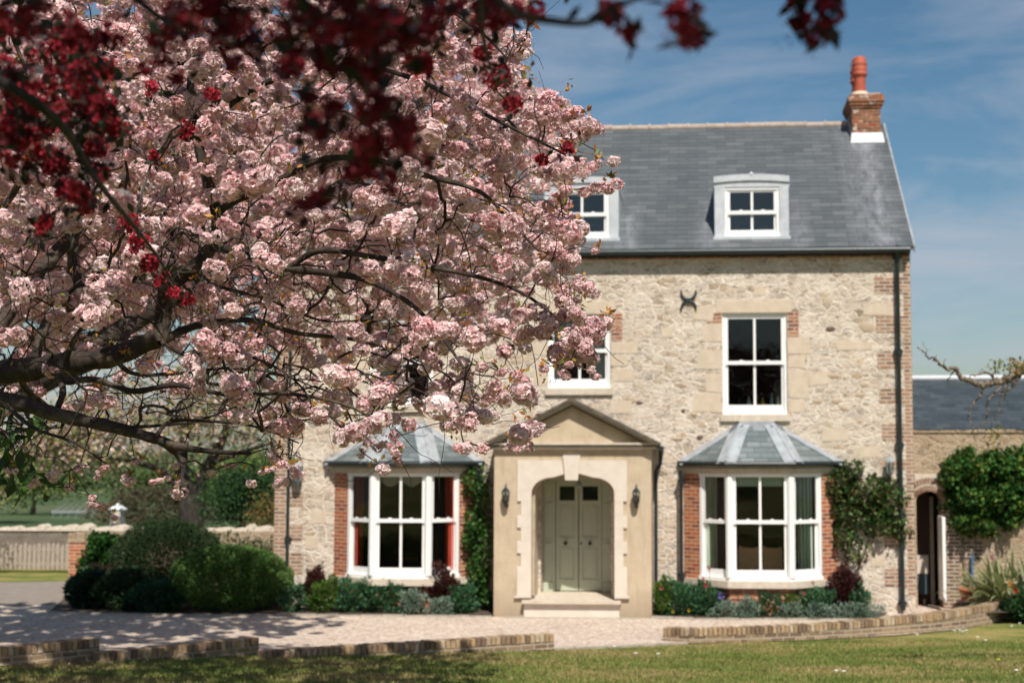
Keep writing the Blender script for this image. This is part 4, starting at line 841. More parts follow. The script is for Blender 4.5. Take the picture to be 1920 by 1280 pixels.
def grow(limbs, targets, rng, r_tip=.0021, expo=.43, sag=.12, seg=.07, wob=.02, back=.35, rmax=None, center=None):
    """limbs: list of (pts, radii). every target is joined to the nearest wood by a drooping twig. returns strands"""
    NP = []; PA = []; strands = []; fixed = []
    for pts, rad in limbs:
        ids = []
        for i, p in enumerate(pts): NP.append(p); PA.append(ids[-1] if ids else -1); fixed.append(rad[i]); ids.append(len(NP)-1)
        strands.append(ids)
    base = np.array(NP); T = np.asarray(targets); dd = np.min(np.linalg.norm(T[:, None] - base[None], axis=2), 1); order = np.argsort(dd)
    cap = len(NP) + len(T) * 40; A_ = np.empty((cap, 3)); A_[:len(NP)] = base; n = len(NP); tips = []
    cen = base[0] if center is None else np.asarray(center)
    for ti in order:
        t = T[ti]; v = t - A_[:n]; dist = np.linalg.norm(v, axis=1); out_ = A_[:n] - cen; out_ /= np.linalg.norm(out_, axis=1, keepdims=True) + 1e-6
        cs = np.einsum('ij,ij->i', v, out_) / (dist + 1e-6); cost = dist * (1 + back * (1 - cs)); j = int(np.argmin(cost)); d = dist[j]
        if d < .02: continue
        k = max(2, int(math.ceil(d / seg))); a = A_[j].copy(); pdir = out_[j]
        c1 = a + pdir * d * .28 + np.array([0, 0, sag * d]) + rng.normal(size=3) * wob * 2 * d; c2 = t + np.array([0, 0, sag * d * 1.2]) - (t - a) * .25 + rng.normal(size=3) * wob * 2 * d
        ids = [j]
        for s in range(1, k+1):
            u = s/k; q = (1-u)**3*a + 3*u*(1-u)**2*c1 + 3*u*u*(1-u)*c2 + u**3*t + (rng.normal(size=3) * wob * seg * 3 if s < k else 0)
            A_[n] = q; NP.append(q); PA.append(ids[-1]); fixed.append(None); ids.append(n); n += 1
        strands.append(ids); tips.append(n-1)
    cnt = np.zeros(n); 
    for t in tips: cnt[t] += 1
    for i in range(n-1, -1, -1):
        if PA[i] >= 0: cnt[PA[i]] += cnt[i]
    res = []
    for ids in strands:
        rr = []
        for i in ids:
            r = r_tip * max(cnt[i], 1)**expo; rr.append(fixed[i] if fixed[i] is not None else r)
        if fixed[ids[0]] is not None and fixed[ids[-1]] is None: rr[0] = rr[1] * 1.15
        for q in range(len(rr)-2, -1, -1): rr[q] = max(rr[q], rr[q+1]) if fixed[ids[q]] is None else rr[q]
        res.append((A_[ids], rr))
    return res
# flower pompoms ----------------------------------------------------
def make_pompom(rng, nfl=13, rings=((7, 1.15, 1.0), (6, .75, .85), (5, .35, .62)), R0=.52, fr=.62):
    V = []; T_ = []
    for i in range(nfl):
        z = 1 - 2*(i + .5)/nfl; a = i*2.399963 + rng.normal()*.25; r = math.sqrt(max(0, 1-z*z)); n = np.array([r*math.cos(a), r*math.sin(a), z]) + rng.normal(size=3)*.18; n /= np.linalg.norm(n)
        x = np.cross(n, [.2, .5, .8]); x /= np.linalg.norm(x); y = np.cross(n, x); c = n * R0 * rng.uniform(.8, 1.15); f_ = fr * rng.uniform(.85, 1.15)
        for (cnt, tilt, ln) in rings:
            ph = rng.uniform(0, 6)
            for k in range(cnt):
                t = ph + 2*math.pi*k/cnt + rng.normal()*.15; tl = tilt + rng.normal()*.18; rad = x*math.cos(t) + y*math.sin(t); d = rad*math.sin(tl) + n*math.cos(tl); s = np.cross(d, n); s /= np.linalg.norm(s) + 1e-6
                l = f_ * ln * rng.uniform(.8, 1.1); wd = l * .62; q = np.cross(s, d)
                V += [c, c + d*l*.6 + s*wd*.55 + q*l*.06, c + d*l*1.0 + q*l*rng.uniform(-.22, .12), c + d*l*.6 - s*wd*.55 + q*l*.06]; T_ += [0., .65, 1., .65]
    return np.array(V), np.array(T_)
def scatter_pom(protos, pos, rad, rng, c_lo, c_hi, jit=.12, squash=.9):
    parts = []
    for i, p in enumerate(pos):
        V, T_ = protos[rng.integers(len(protos))]; a = rng.uniform(0, 6.283); ca, sa = math.cos(a), math.sin(a)
        Rz = np.array([[ca, -sa, 0], [sa, ca, 0], [0, 0, 1]]); tl = rng.normal()*.4; Rx = np.array([[1, 0, 0], [0, math.cos(tl), -math.sin(tl)], [0, math.sin(tl), math.cos(tl)]])
        sc = rad[i] * np.array([rng.uniform(.85, 1.2), rng.uniform(.85, 1.2), rng.uniform(.8, 1.05) * squash]); v = (V * sc) @ (Rz @ Rx).T + p
        h = rng.random(); lo = c_lo[0]*(1-h) + c_lo[1]*h; hi = c_hi[0]*(1-h) + c_hi[1]*h; g = rng.uniform(1-jit, 1+jit*.5)
        pj = np.repeat(rng.uniform(.82, 1.08, len(V)//4), 4)[:, None]
        c = (lo[None]*(1-T_[:, None]) + hi[None]*T_[:, None]) * g * pj
        parts.append((v, np.arange(len(v)).reshape(-1, 4), c))
    return cat(parts)
def inpoly(x, y, poly):
    ins = False; n = len(poly); j = n-1
    for i in range(n):
        xi, yi = poly[i]; xj, yj = poly[j]
        if (yi > y) != (yj > y) and x < (xj-xi)*(y-yi)/(yj-yi) + xi: ins = not ins
        j = i
    return ins
# ------------------------------------------------------------------ pink cherry (in focus)
rng = np.random.default_rng(21)
PV = lambda px, py, Y: np.array(P(px, py, Y))
cherry = empty('cherry_tree', (-5.8, 10.2, gz(10.2)), 'large pink double blossom cherry spreading across the left, in focus', 'tree')
trunk0 = np.array([-5.8, 10.2, gz(10.2) - .1])
def px_r(r, Y): return r * Y / FPX
limbs = []
def limb(pts, r0, r1, n=7):
    q = catmull(pts, n); k = len(q); rr = [(r0 + (r1-r0) * (i/(k-1))) * (1 + .07*math.sin(i*1.7) + .05*math.sin(i*.9+1)) for i in range(k)]; limbs.append((q, rr)); return q
TK = catmull([trunk0, trunk0 + [.03, -.05, .8], trunk0 + [.15, -.25, 1.6], trunk0 + [.3, -.45, 2.3]], 6); limbs.append((TK, [.24, .22, .20] + [.185]*(len(TK)-3)))
fork = TK[-1]
A1 = limb([fork, PV(-260, 705, 8.2), PV(-60, 700, 7.9), PV(30, 695, 7.8), PV(120, 682, 7.7), PV(210, 668, 7.65), PV(300, 632, 7.6)], .085, .052)
A2 = limb([PV(300, 640, 7.6), PV(306, 590, 7.6), PV(312, 545, 7.55), PV(345, 515, 7.5), PV(392, 470, 7.5), PV(408, 415, 7.5), PV(392, 350, 7.4), PV(372, 270, 7.4), PV(365, 150, 7.4), PV(380, 20, 7.5), PV(420, -160, 7.8)], .048, .018)
B1 = limb([fork, PV(-200, 720, 7.6), PV(0, 748, 7.3), PV(110, 778, 7.2), PV(210, 800, 7.15), PV(290, 822, 7.1), PV(340, 838, 7.1), PV(400, 846, 7.0), PV(470, 850, 7.0)], .055, .008)
limb([PV(105, 690, 7.7), PV(118, 730, 7.5), PV(108, 765, 7.4)], .022, .017)
limb([PV(125, 715, 7.55), PV(180, 712, 7.4), PV(250, 733, 7.3), PV(330, 722, 7.2), PV(430, 740, 7.2), PV(540, 738, 7.1), PV(650, 760, 7.0), PV(720, 800, 6.9)], .02, .006)
limb([PV(300, 640, 7.6), PV(370, 610, 7.8), PV(470, 600, 8.0), PV(560, 625, 8.2), PV(680, 640, 8.4), PV(800, 690, 8.5)], .026, .008)
limb([PV(395, 460, 7.5), PV(470, 480, 7.2), PV(540, 503, 7.0), PV(640, 515, 6.9), PV(700, 530, 6.8), PV(770, 570, 6.7), PV(820, 620, 6.6), PV(870, 690, 6.5)], .026, .007)
limb([PV(540, 503, 7.0), PV(600, 470, 6.9), PV(690, 480, 6.8), PV(800, 500, 6.7), PV(900, 520, 6.6), PV(980, 550, 6.5), PV(1050, 600, 6.45)], .018, .006)
limb([PV(404, 400, 7.5), PV(450, 372, 7.3), PV(520, 340, 7.1), PV(600, 300, 7.0), PV(700, 300, 6.8), PV(800, 330, 6.7), PV(900, 360, 6.6), PV(960, 420, 6.5), PV(1010, 470, 6.45)], .024, .006)
limb([PV(372, 270, 7.4), PV(440, 190, 7.2), PV(540, 140, 7.1), PV(660, 120, 7.0), PV(780, 150, 6.9), PV(880, 200, 6.8), PV(980, 250, 6.7), PV(1060, 290, 6.6)], .02, .006)
limb([PV(380, 20, 7.5), PV(500, -60, 7.4), PV(640, -60, 7.3), PV(780, -20, 7.1), PV(900, 60, 7.0), PV(960, 120, 6.9)], .018, .006)
limb([PV(60, 690, 7.8), PV(90, 600, 7.9), PV(145, 560, 8.1), PV(140, 450, 8.2), PV(160, 330, 8.3), PV(120, 200, 8.4), PV(140, 40, 8.6)], .032, .012)
limb([PV(-120, 700, 8.0), PV(-80, 560, 8.0), PV(-20, 430, 7.6), PV(40, 330, 7.3), PV(60, 180, 7.2), PV(20, 60, 7.1)], .03, .01)
limb([PV(210, 668, 7.65), PV(250, 600, 8.3), PV(270, 500, 8.9), PV(300, 380, 9.4), PV(360, 250, 9.8), PV(460, 100, 10.2)], .026, .01)
for pts_, ra, rb in (([(210, 668, 7.65), (250, 700, 7.9), (330, 700, 8.1), (430, 690, 8.3), (520, 700, 8.4), (600, 730, 8.4)], .016, .005), ([(120, 682, 7.7), (150, 620, 7.2), (220, 560, 7.0), (270, 500, 6.9), (330, 440, 6.9)], .016, .005), ([(290, 822, 7.1), (320, 790, 7.4), (400, 790, 7.5), (480, 800, 7.5), (560, 830, 7.4)], .013, .004),
    ([(30, 695, 7.8), (60, 740, 8.4), (140, 790, 8.8), (240, 800, 9.0), (360, 790, 9.0), (450, 760, 9.0)], .022, .006), ([(312, 545, 7.55), (260, 530, 7.9), (200, 540, 8.2), (120, 500, 8.4), (40, 520, 8.5)], .016, .005), ([(345, 515, 7.5), (420, 540, 7.9), (500, 560, 8.2), (600, 600, 8.4), (690, 600, 8.5)], .015, .005),
    ([(300, 640, 7.6), (350, 665, 7.3), (420, 660, 7.1), (500, 680, 7.0), (560, 720, 6.9), (600, 780, 6.8)], .012, .004), ([(0, 748, 7.3), (60, 800, 7.0), (140, 830, 6.9), (200, 870, 6.9)], .014, .004), ([(300, 825, 7.1), (330, 850, 7.2), (345, 868, 7.2)], .022, .012)):
    limb([PV(*q_) for q_ in pts_], ra, rb)
limb([fork, fork + [1.0, 1.2, 1.0], fork + [2.2, 2.4, 2.2], fork + [2.6, 4.2, 3.0], fork + [2.8, 6.6, 3.3]], .10, .02)
limb([fork, fork + [.3, .8, 1.2], fork + [1.0, 1.8, 2.6], fork + [2.0, 2.9, 3.9]], .08, .02)
limb([fork, fork + [-.9, .3, 1.0], fork + [-2.2, .6, 2.0], fork + [-3.4, .4, 2.6]], .08, .02)
limb([fork, fork + [-.5, -1., .9], fork + [-.9, -2.2, 1.8], fork + [-.6, -3.2, 2.3]], .07, .015)
poly = [(-1200, -1000), (760, -1000), (880, -500), (950, -150), (985, 20), (988, 95), (1003, 165), (1070, 195), (1075, 240), (1090, 275), (1120, 300), (1095, 345), (1050, 375), (1085, 420), (1085, 470), (1070, 500), (1100, 545), (1120, 600), (1115, 660), (1085, 690),
        (1040, 640), (1000, 650), (985, 680), (1015, 720), (1000, 780), (985, 815), (930, 815), (900, 790), (870, 835), (820, 800), (770, 800), (745, 840), (700, 850), (650, 820), (600, 800), (560, 870), (520, 880), (470, 850), (380, 800), (250, 790), (180, 830), (100, 860), (-60, 860), (-300, 880), (-1200, 860)]
def dens(x, y):
    d = 1.0
    if y > 430 and x < 620: d *= .45 if y < 560 else .24
    if y < 400 and x > 560: d *= 1.5
    if y < 400 and x < 560: d *= .85
    if y > 780: d *= .5 if x > 560 else .35
    if 400 < y < 780 and 250 < x < 480: d *= .6
    if x > 520 and 430 < y: d *= .55
    if 640 < y < 800 and x < 300: d *= .5
    return d
tg = []; rad = []
def fill(n, ylo, yhi, r0, r1, xr=(-700, 1180), yr=(-600, 900), f=dens):
    c = 0
    while c < n:
        x = rng.uniform(*xr); y = rng.uniform(*yr)
        if not inpoly(x, y, poly) or rng.random() > f(x, y): continue
        if (x < -60 or y < -60) and rng.random() > .35: continue
        Yd = rng.uniform(ylo, yhi); tg.append(PV(x, y, Yd)); rad.append(rng.uniform(r0, r1)); c += 1
fill(370, 5.9, 7.3, .050, .078)
fill(560, 7.3, 9.6, .052, .078)
fill(260, 9.6, 12.5, .055, .08)
fill(90, 7.6, 12, .05, .075, (-250, 640), (430, 800), lambda x, y: 1)
hero = [(1112, 230, 6.4, .068), (1132, 300, 6.4, .045), (1142, 345, 6.4, .048), (1108, 350, 6.4, .042), (1052, 358, 6.4, .052), (1090, 232, 6.45, .05), (1062, 214, 6.5, .05), (1020, 215, 6.5, .055), (1068, 275, 6.5, .04),
        (1080, 430, 6.4, .052), (1117, 468, 6.4, .028), (1070, 455, 6.5, .04), (1058, 470, 6.4, .05), (1060, 500, 6.5, .045), (1018, 520, 6.4, .052), (1100, 535, 6.4, .05), (1085, 555, 6.4, .035), (1065, 590, 6.4, .05), (1130, 605, 6.4, .05), (1090, 610, 6.4, .055), (1072, 640, 6.4, .05), (1108, 632, 6.4, .05),
        (1063, 700, 6.4, .045), (1068, 680, 6.4, .035), (1112, 695, 6.4, .035), (1022, 688, 6.4, .03), (967, 593, 6.4, .062), (1000, 795, 6.4, .062), (958, 828, 6.4, .04), (982, 835, 6.4, .038), (905, 838, 6.4, .04), (870, 832, 6.4, .05), (975, 712, 6.4, .05), (935, 695, 6.4, .045), (900, 690, 6.4, .045),
        (745, 857, 6.5, .036), (715, 872, 6.5, .045), (676, 845, 6.5, .04), (690, 800, 6.6, .045), (850, 790, 6.6, .04), (560, 880, 6.8, .04), (535, 865, 6.9, .04), (510, 850, 6.9, .045), (755, 785, 6.6, .05), (640, 800, 6.7, .045), (600, 770, 6.7, .045), (340, 920, 7.6, .045), (335, 905, 7.5, .03), (182, 945, 8.2, .035), (214, 968, 8.2, .025),
        (505, 475, 6.3, .062), (500, 545, 6.4, .055), (445, 465, 6.4, .045), (440, 580, 6.4, .05), (480, 640, 6.5, .058), (360, 260, 6.5, .06), (385, 315, 6.5, .058), (700, 505, 6.3, .062), (720, 430, 6.3, .058), (280, 145, 6.8, .06), (470, 215, 6.5, .06), (985, 70, 6.8, .05), (970, 100, 6.8, .055), (975, 160, 6.7, .05)]
hero += [(x_, y_, 7.2, .032) for x_, y_ in ((100, 890), (130, 912), (172, 930), (62, 905), (150, 872), (240, 895), (300, 896), (398, 884), (470, 902), (252, 862), (190, 882), (432, 868), (330, 872), (20, 880), (500, 880), (528, 902))]
for h in hero: tg.append(PV(h[0], h[1], h[2])); rad.append(h[3] * .92)
# unseen side of the crown: keeps the tree whole from other viewpoints and shades lawn and limbs
c = 0
while c < 2100:
    p = np.array([rng.uniform(-9.6, -.2), rng.uniform(9.6, 18.4), rng.uniform(4.2, 8.3)])
    if ((p[0] + 5.0)/4.9)**2 + ((p[1] - 14.0)/4.3)**2 + ((p[2] - 6.1)/2.3)**2 > 1: continue
    d = Vector(p) - Vector((0, 0, H)); dl = RM.transposed() @ d
    if dl.z < -.5:
        sxp = PPX + FPX * dl.x / -dl.z; syp = 640 - FPX * dl.y / -dl.z
        if sxp > -40 and sxp < 1960 and syp > -40 and not inpoly(sxp, syp, [(x - 40, y - 20) for x, y in poly]): continue
        if -dl.z < 5.5 and -40 < sxp < 1960 and syp > -40: continue
    tg.append(p); rad.append(rng.uniform(.055, .08) if p[1] < 10 else rng.uniform(.085, .13)); c += 1
for _ in range(150):  # unseen clusters added above the frame to shade the lower left limbs
    tg.append(np.array([rng.uniform(-6.6, -2.6), rng.uniform(4.3, 5.5), rng.uniform(5.7, 6.6)])); rad.append(rng.uniform(.08, .12))
tg = np.array(tg); rad = np.array(rad)
tg += 0
# each blossom head hangs in a small bunch at the end of its twig
bare = []
while len(bare) < 950:
    x, y = rng.uniform(-60, 1040), rng.uniform(330, 870)
    if inpoly(x, y, poly) and (x < 600 and y > 420 or rng.random() < .25): bare.append(PV(x, y, rng.uniform(6.6, 10)))
str_ = grow(limbs, np.concatenate([tg, np.array(bare)]), rng, r_tip=.0021, sag=.10, seg=.08, wob=.035, center=fork)
ext = []
lowlimb = []
allp = np.concatenate([s[0] for s in str_[len(limbs):]])
for i in range(3200):        # bare side twigs
    p = allp[rng.integers(len(allp))]; d = rng.normal(size=3); d[2] -= .2; d /= np.linalg.norm(d); ln = rng.uniform(.12, .42); q = [p]; 
    for s in range(5): d = d + rng.normal(size=3)*.22 + [0, 0, .05]; d /= np.linalg.norm(d); q.append(q[-1] + d*ln/5)
    ext.append((np.array(q), [.0022, .002, .0018, .0016, .0014, .0012]))
tubes('trunk', str_ + ext, M['bark'], cherry)
protos = [make_pompom(np.random.default_rng(s), 17 + s % 6, ((7, 1.36, 1.0), (6, 1.02, .8), (4, .68, .5)), R0=.66, fr=.42) for s in range(9)]; protos_lo = [make_pompom(np.random.default_rng(s + 50), 9, ((6, 1.1, 1.0), (4, .5, .8)), R0=.55, fr=.6) for s in range(5)]
clo = (np.array([.80, .32, .37]), np.array([.92, .58, .58])); chi = (np.array([.97, .77, .76]), np.array([.99, .94, .91]))
sub = []; sr = []
for p, r in zip(tg, rad):
    k = int(rng.choice([1, 2, 2, 3, 3, 4])) if p[1] < 9.6 else 2; r *= rng.uniform(.78, 1.22)
    ax_ = rng.normal(size=3) * [1, 1, .5]; ax_ /= np.linalg.norm(ax_)
    for j in range(k): sub.append(p + ax_ * r * ((j - (k-1)/2) * .85 + rng.normal()*.1) + rng.normal(size=3) * r * [.2, .2, .18] + [0, 0, -r * .3]); sr.append(r * (rng.uniform(.72, .98) if k > 1 else 1.05))
sub = np.array(sub); sr = np.array(sr); nr_ = sub[:, 1] < 9.3
V, F, Cl = cat([scatter_pom(protos, sub[nr_], sr[nr_], rng, clo, chi), scatter_pom(protos_lo, sub[~nr_], sr[~nr_], rng, clo, chi)])
npmesh('crown', V, F, M['petal'], cherry, Cl)
lp = []; 
for p, r in zip(tg, rad):
    if rng.random() < .8:
        k = rng.integers(3, 9); c0 = p + np.array([rng.normal()*r*.5, rng.normal()*r*.5, r*.75]); lp.append(c0 + rng.normal(size=(k, 3)) * r * .28)
lp = np.concatenate(lp); pl_ = allp[rng.integers(0, len(allp), 1300)] + rng.normal(size=(1300, 3))*.015; lp = np.concatenate([lp, pl_])
v, f, c = leaves(lp, .036, pal([(.42, .16, .03), (.34, .11, .025), (.46, .23, .04), (.26, .19, .03), (.14, .16, .03)], len(lp), rng), aspect=.42, rng=rng, up=(0, 0, .25))
npmesh('leaves', v, f, M['leaf'], cherry, c)
# big green leaves at the extreme left (the same low branches)
gl_ = []
for (x, y, n, s) in ((20, 860, 26, 26), (5, 800, 22, 28), (40, 800, 16, 24), (-30, 880, 20, 26), (70, 870, 12, 26), (30, 890, 8, 16)):
    for _ in range(n): gl_.append(PV(x + rng.normal()*s, y + rng.normal()*s*.8, rng.uniform(7.6, 8.6)))
gt_ = empty('walnut_tree', (-6.9, 9.0, gz(9.0)), 'dark green leafy branch tips hanging in at the left edge below the blossom', 'tree')
gl_ = np.array(gl_); stem0 = np.array([-6.9, 9.0, gz(9.0) - .1]); q = catmull([stem0, stem0 + [.2, -.2, 1.5], stem0 + [.7, -.5, 3.0], PV(-120, 760, 8.2), PV(-30, 790, 8.1), PV(30, 830, 8.0)], 6)
s2 = grow([(q, list(np.linspace(.09, .008, len(q))))], gl_[::4], rng, r_tip=.002, sag=.1, center=stem0); tubes('trunk', s2, M['bark_dark'], gt_)
v, f, c = leaves(gl_, .13, pal([(.025, .06, .015), (.035, .085, .02), (.05, .11, .02)], len(gl_), rng), aspect=.38, rng=rng, up=(0, 0, -.9)); npmesh('crown', v, f, M['leaf'], gt_, c)
# ------------------------------------------------------------------ second cherry further left/behind; only its crown shows through gaps, its shade lies on the lawn and gravel
rng = np.random.default_rng(5)
ch2 = empty('cherry_tree', (-12.2, 20.2, gz(20.2)), 'farther cherry crown glimpsed through the nearer blossom, out of focus', 'tree')
b0 = np.array([-12.2, 20.2, gz(20.2) - .1]); L2 = []
tk = catmull([b0, b0 + [.1, 0, 1.3], b0 + [.4, .1, 2.6]], 6); L2.append((tk, [.26]*3 + [.2]*(len(tk)-3))); fk = tk[-1]
for dx, dy, dz in ((5.2, .8, 2.6), (5.6, -1.6, 2.8), (3.6, 2.6, 3.2), (-3.2, 1, 2.8), (-2.5, -2.4, 2.6), (2.2, .2, 4.6), (4.6, -.2, 3.8)):
    q = catmull([fk, fk + np.array([dx, dy, dz])*.35 + [0, 0, .35], fk + np.array([dx, dy, dz])*.7 + [0, 0, .3], fk + np.array([dx, dy, dz])], 6); L2.append((q, list(np.linspace(.11, .02, len(q)))))
t2_ = []
while len(t2_) < 1150:
    d = rnd_dirs(1, rng)[0] * rng.random()**.4 * [5.0, 3.2, 2.5]; p = np.array([-9.9, 20.2, 6.9]) + d
    dl = RM.transposed() @ (Vector(p) - Vector((0, 0, H))); sxp = PPX + FPX * dl.x / -dl.z; syp = 640 - FPX * dl.y / -dl.z
    if sxp > -30 and syp > -30 and not inpoly(sxp + 60, syp + 30, poly): continue
    if syp > 700: continue
    t2_.append(p)
t2_ = np.array(t2_); tubes('trunk', grow(L2, t2_, rng, r_tip=.003, seg=.25, sag=.08, center=fk), M['bark'], ch2)
lowp = [make_pompom(np.random.default_rng(40 + s), 9, ((6, 1.1, 1.1), (4, .5, .9)), .5, .8) for s in range(4)]
V, F, Cl = scatter_pom(lowp, np.concatenate([t2_, t2_ + rng.normal(size=t2_.shape)*.14]), np.full(len(t2_)*2, .11), rng, clo, chi); npmesh('crown', V, F, M['petal'], ch2, Cl)
v, f, c = leaves(t2_[rng.integers(0, len(t2_), 2600)] + rng.normal(size=(2600, 3))*.2, .09, pal([(.22, .10, .03), (.13, .11, .03)], 2600, rng), rng=rng); npmesh('leaves', v, f, M['leaf'], ch2, c)
# ------------------------------------------------------------------ crab apple over the camera
rng = np.random.default_rng(9)
crab = empty('crab_apple_tree', (-2.6, -1.6, gz(-1.6)), 'dark crimson crab apple branches hanging blurred across the top of the view', 'tree')
c0 = np.array([-2.6, -1.6, gz(-1.6) - .1]); L3 = []; tk = catmull([c0, c0 + [.1, .1, 1.2], c0 + [.35, .3, 2.4]], 6); L3.append((tk, [.17]*3 + [.13]*(len(tk)-3))); fk = tk[-1]
def l3(pts, r0, r1): q = catmull(pts, 7); L3.append((q, list(np.linspace(r0, r1, len(q)))))
l3([fk, fk + [.8, 1.2, .9], PV(-100, -700, 2.1), PV(60, -280, 2.5), PV(200, -60, 2.5), PV(330, 60, 2.5)], .03, .004)
l3([fk, fk + [1.3, 1.0, 1.3], PV(300, -900, 2.2), PV(500, -350, 2.1), PV(620, -80, 2.1), PV(690, 120, 2.1)], .03, .004)
l3([fk, fk + [.3, 1.3, .5], PV(-500, -200, 2.4), PV(-200, 40, 2.8), PV(-20, 140, 2.8), PV(110, 230, 2.9), PV(190, 350, 3.6), PV(280, 460, 4.6), PV(345, 560, 5.4)], .022, .003)
l3([fk, fk + [2.2, 1.0, 1.5], PV(900, -800, 1.7), PV(880, -300, 1.7), PV(900, -60, 2.4), PV(905, 60, 3.0), PV(925, 150, 3.6)], .02, .003)
l3([fk + [1.3, 1.0, 1.3], fk + [3.0, 1.4, 1.6], PV(1500, -700, 1.7), PV(1560, -200, 2.1), PV(1555, 0, 2.1)], .02, .003)
l3([PV(880, -300, 2.), PV(900, -60, 1.95), PV(960, 20, 1.91), PV(1040, 40, 1.91), PV(1105, 42, 1.91), PV(1150, 15, 1.91), PV(1220, -10, 1.91), PV(1280, -20, 1.91)], .008, .0025)
red = [(40, 40, 2.0, 70), (30, 170, 2.2, 55), (10, 260, 2.2, 40), (110, 90, 2.6, 40), (60, 230, 2.6, 40), (190, 60, 2.4, 40), (150, 130, 2.6, 30), (330, 50, 1.9, 45), (300, 110, 2.1, 35), (420, 60, 1.8, 45), (400, 20, 1.7, 40), (470, 100, 1.8, 30),
       (560, 40, 1.6, 55), (540, 110, 1.6, 35), (610, 70, 1.55, 45), (660, 110, 1.6, 40), (640, 20, 1.5, 50), (720, 50, 1.5, 55), (770, 70, 1.6, 40), (800, 30, 1.6, 35), (700, 220, 1.6, 40), (740, 255, 1.6, 38), (690, 280, 1.65, 36), (775, 290, 1.7, 22), (650, 320, 1.7, 30), (600, 250, 1.7, 22), (580, 380, 1.8, 16), (620, 200, 1.7, 26), (560, 190, 1.7, 22), (730, 330, 1.8, 20),
       (180, 130, 3.4, 26), (200, 220, 3.6, 32), (225, 240, 3.8, 22), (170, 190, 3.2, 26), (90, 300, 2.8, 24), (180, 290, 2.6, 22), (130, 200, 2.8, 22), (240, 420, 4.6, 12), (262, 455, 4.8, 12), (285, 490, 5.0, 12), (305, 520, 5.2, 12), (325, 545, 5.4, 9), (350, 562, 5.6, 10), (160, 375, 3.4, 18), (130, 350, 3.4, 14), (80, 420, 3.6, 12),
       (285, 165, 5.0, 10), (400, 180, 5.2, 10), (290, 290, 5.0, 12), (350, 250, 5.3, 14), (905, 25, 2.2, 26), (955, 20, 2.1, 24), (1000, 18, 2.1, 16), (860, 15, 2.1, 26), (790, 120, 2.8, 18), (900, 100, 4.0, 11), (930, 150, 3.9, 15), (962, 200, 4.2, 11), (1062, 275, 5.4, 7), (1015, 300, 5.6, 4),
       (1150, 22, 1.45, 22), (1170, 55, 1.45, 12), (1285, 15, 1.45, 14), (1278, 50, 1.45, 12), (1295, 72, 1.45, 10), (1545, 12, 1.6, 20), (1560, 30, 1.6, 18), (1530, 55, 1.6, 12), (1490, 5, 1.6, 9), (1505, 35, 1.6, 5)]
rt = []; rl = []
for (x, y, Yd, s) in red:
    Yd = Yd * 1.32 if Yd < 2.3 else Yd * 1.12 if Yd < 3 else Yd; s *= .92
    if x < 260 and y > 50 and Yd < 3.4: Yd = 2.75 + (x % 7)*.14; s *= 1.15
    n = max(2, int(s * s / 215)) if Yd < 2.9 else max(2, int(s * .6)); n = min(n, 15 if Yd < 2.9 else 20)
    for _ in range(n):
        yy = y + rng.normal()*s*.55
        rt.append(PV(x + rng.normal()*s*.55, yy, Yd * rng.uniform(.93, 1.07)))
rt = np.array(rt); shade = []
while len(shade) < 1300:     # unseen crown clusters added above and behind the camera to shade the hanging branches
    p = np.array([rng.uniform(-4.5, 3.2), rng.uniform(-4.6, 1.1), rng.uniform(5.0, 7.2)])
    dl = RM.transposed() @ (Vector(p) - Vector((0, 0, H)))
    if dl.z < -.1:
        syp = 640 - FPX * dl.y / -dl.z
        if syp > -120: continue
    shade.append(p)
shade = np.array(shade)
l3([fk, fk + [.6, .2, 1.2], fk + [1.6, 0, 2.4], fk + [3.0, -.2, 3.0], fk + [4.4, -.4, 3.2]], .08, .015); l3([fk, fk + [-.5, -.5, 1.2], fk + [-.9, -1.6, 2.4]], .07, .015)
str3 = grow(L3, np.concatenate([rt, shade[::3]]), rng, r_tip=.0013, seg=.09, sag=.12, wob=.03, center=fk); tubes('trunk', str3, M['bark_dark'], crab)
five = [make_pompom(np.random.default_rng(70 + s), 5 + s % 3, ((5, 1.15, 1.0), (3, .35, .5)), .55, .75) for s in range(5)]
buds = [make_pompom(np.random.default_rng(90 + s), 5, ((4, .25, .8),), .8, .35) for s in range(4)]
rlo = (np.array([.12, .004, .010]), np.array([.20, .008, .016])); rhi = (np.array([.38, .014, .028]), np.array([.68, .05, .08]))
nn_ = (rt[:, 1] < 3.05) | ((rt[:, 1] < 4.2) & (rng.random(len(rt)) < .45)); rlo_shaded = (rlo[0]*.55, rlo[1]*.6); rhi_shaded = (rhi[0]*.62, rhi[1]*.7)  # near sprays get darker petals, the canopy's shade put into their colour
parts = [scatter_pom(five, rt[nn_], rng.uniform(.016, .024, nn_.sum()), rng, rlo_shaded, rhi_shaded, .4, 1), scatter_pom(five, rt[~nn_], rng.uniform(.018, .028, (~nn_).sum()), rng, rlo, rhi, .3, 1), scatter_pom(buds, rt + rng.normal(size=rt.shape)*.018, rng.uniform(.012, .018, len(rt)), rng, rlo, rhi, .2, 1)]
parts.append(scatter_pom(five, shade + rng.normal(size=shade.shape)*.1, rng.uniform(.05, .09, len(shade)), rng, rlo, rhi, .2, 1))
V, F, Cl = cat(parts); npmesh('crown', V, F, M['flower_red'], crab, Cl)
lpp = rt[rng.integers(0, len(rt), 1300)]; lpp = lpp + rng.normal(size=(1300, 3))*np.where(lpp[:, :1] > -.1, .008, .028); v1 = leaves(lpp, .036, pal([(.025, .010, .009), (.018, .020, .008), (.04, .014, .012), (.015, .024, .007)], 1300, rng), rng=rng, aspect=.5)
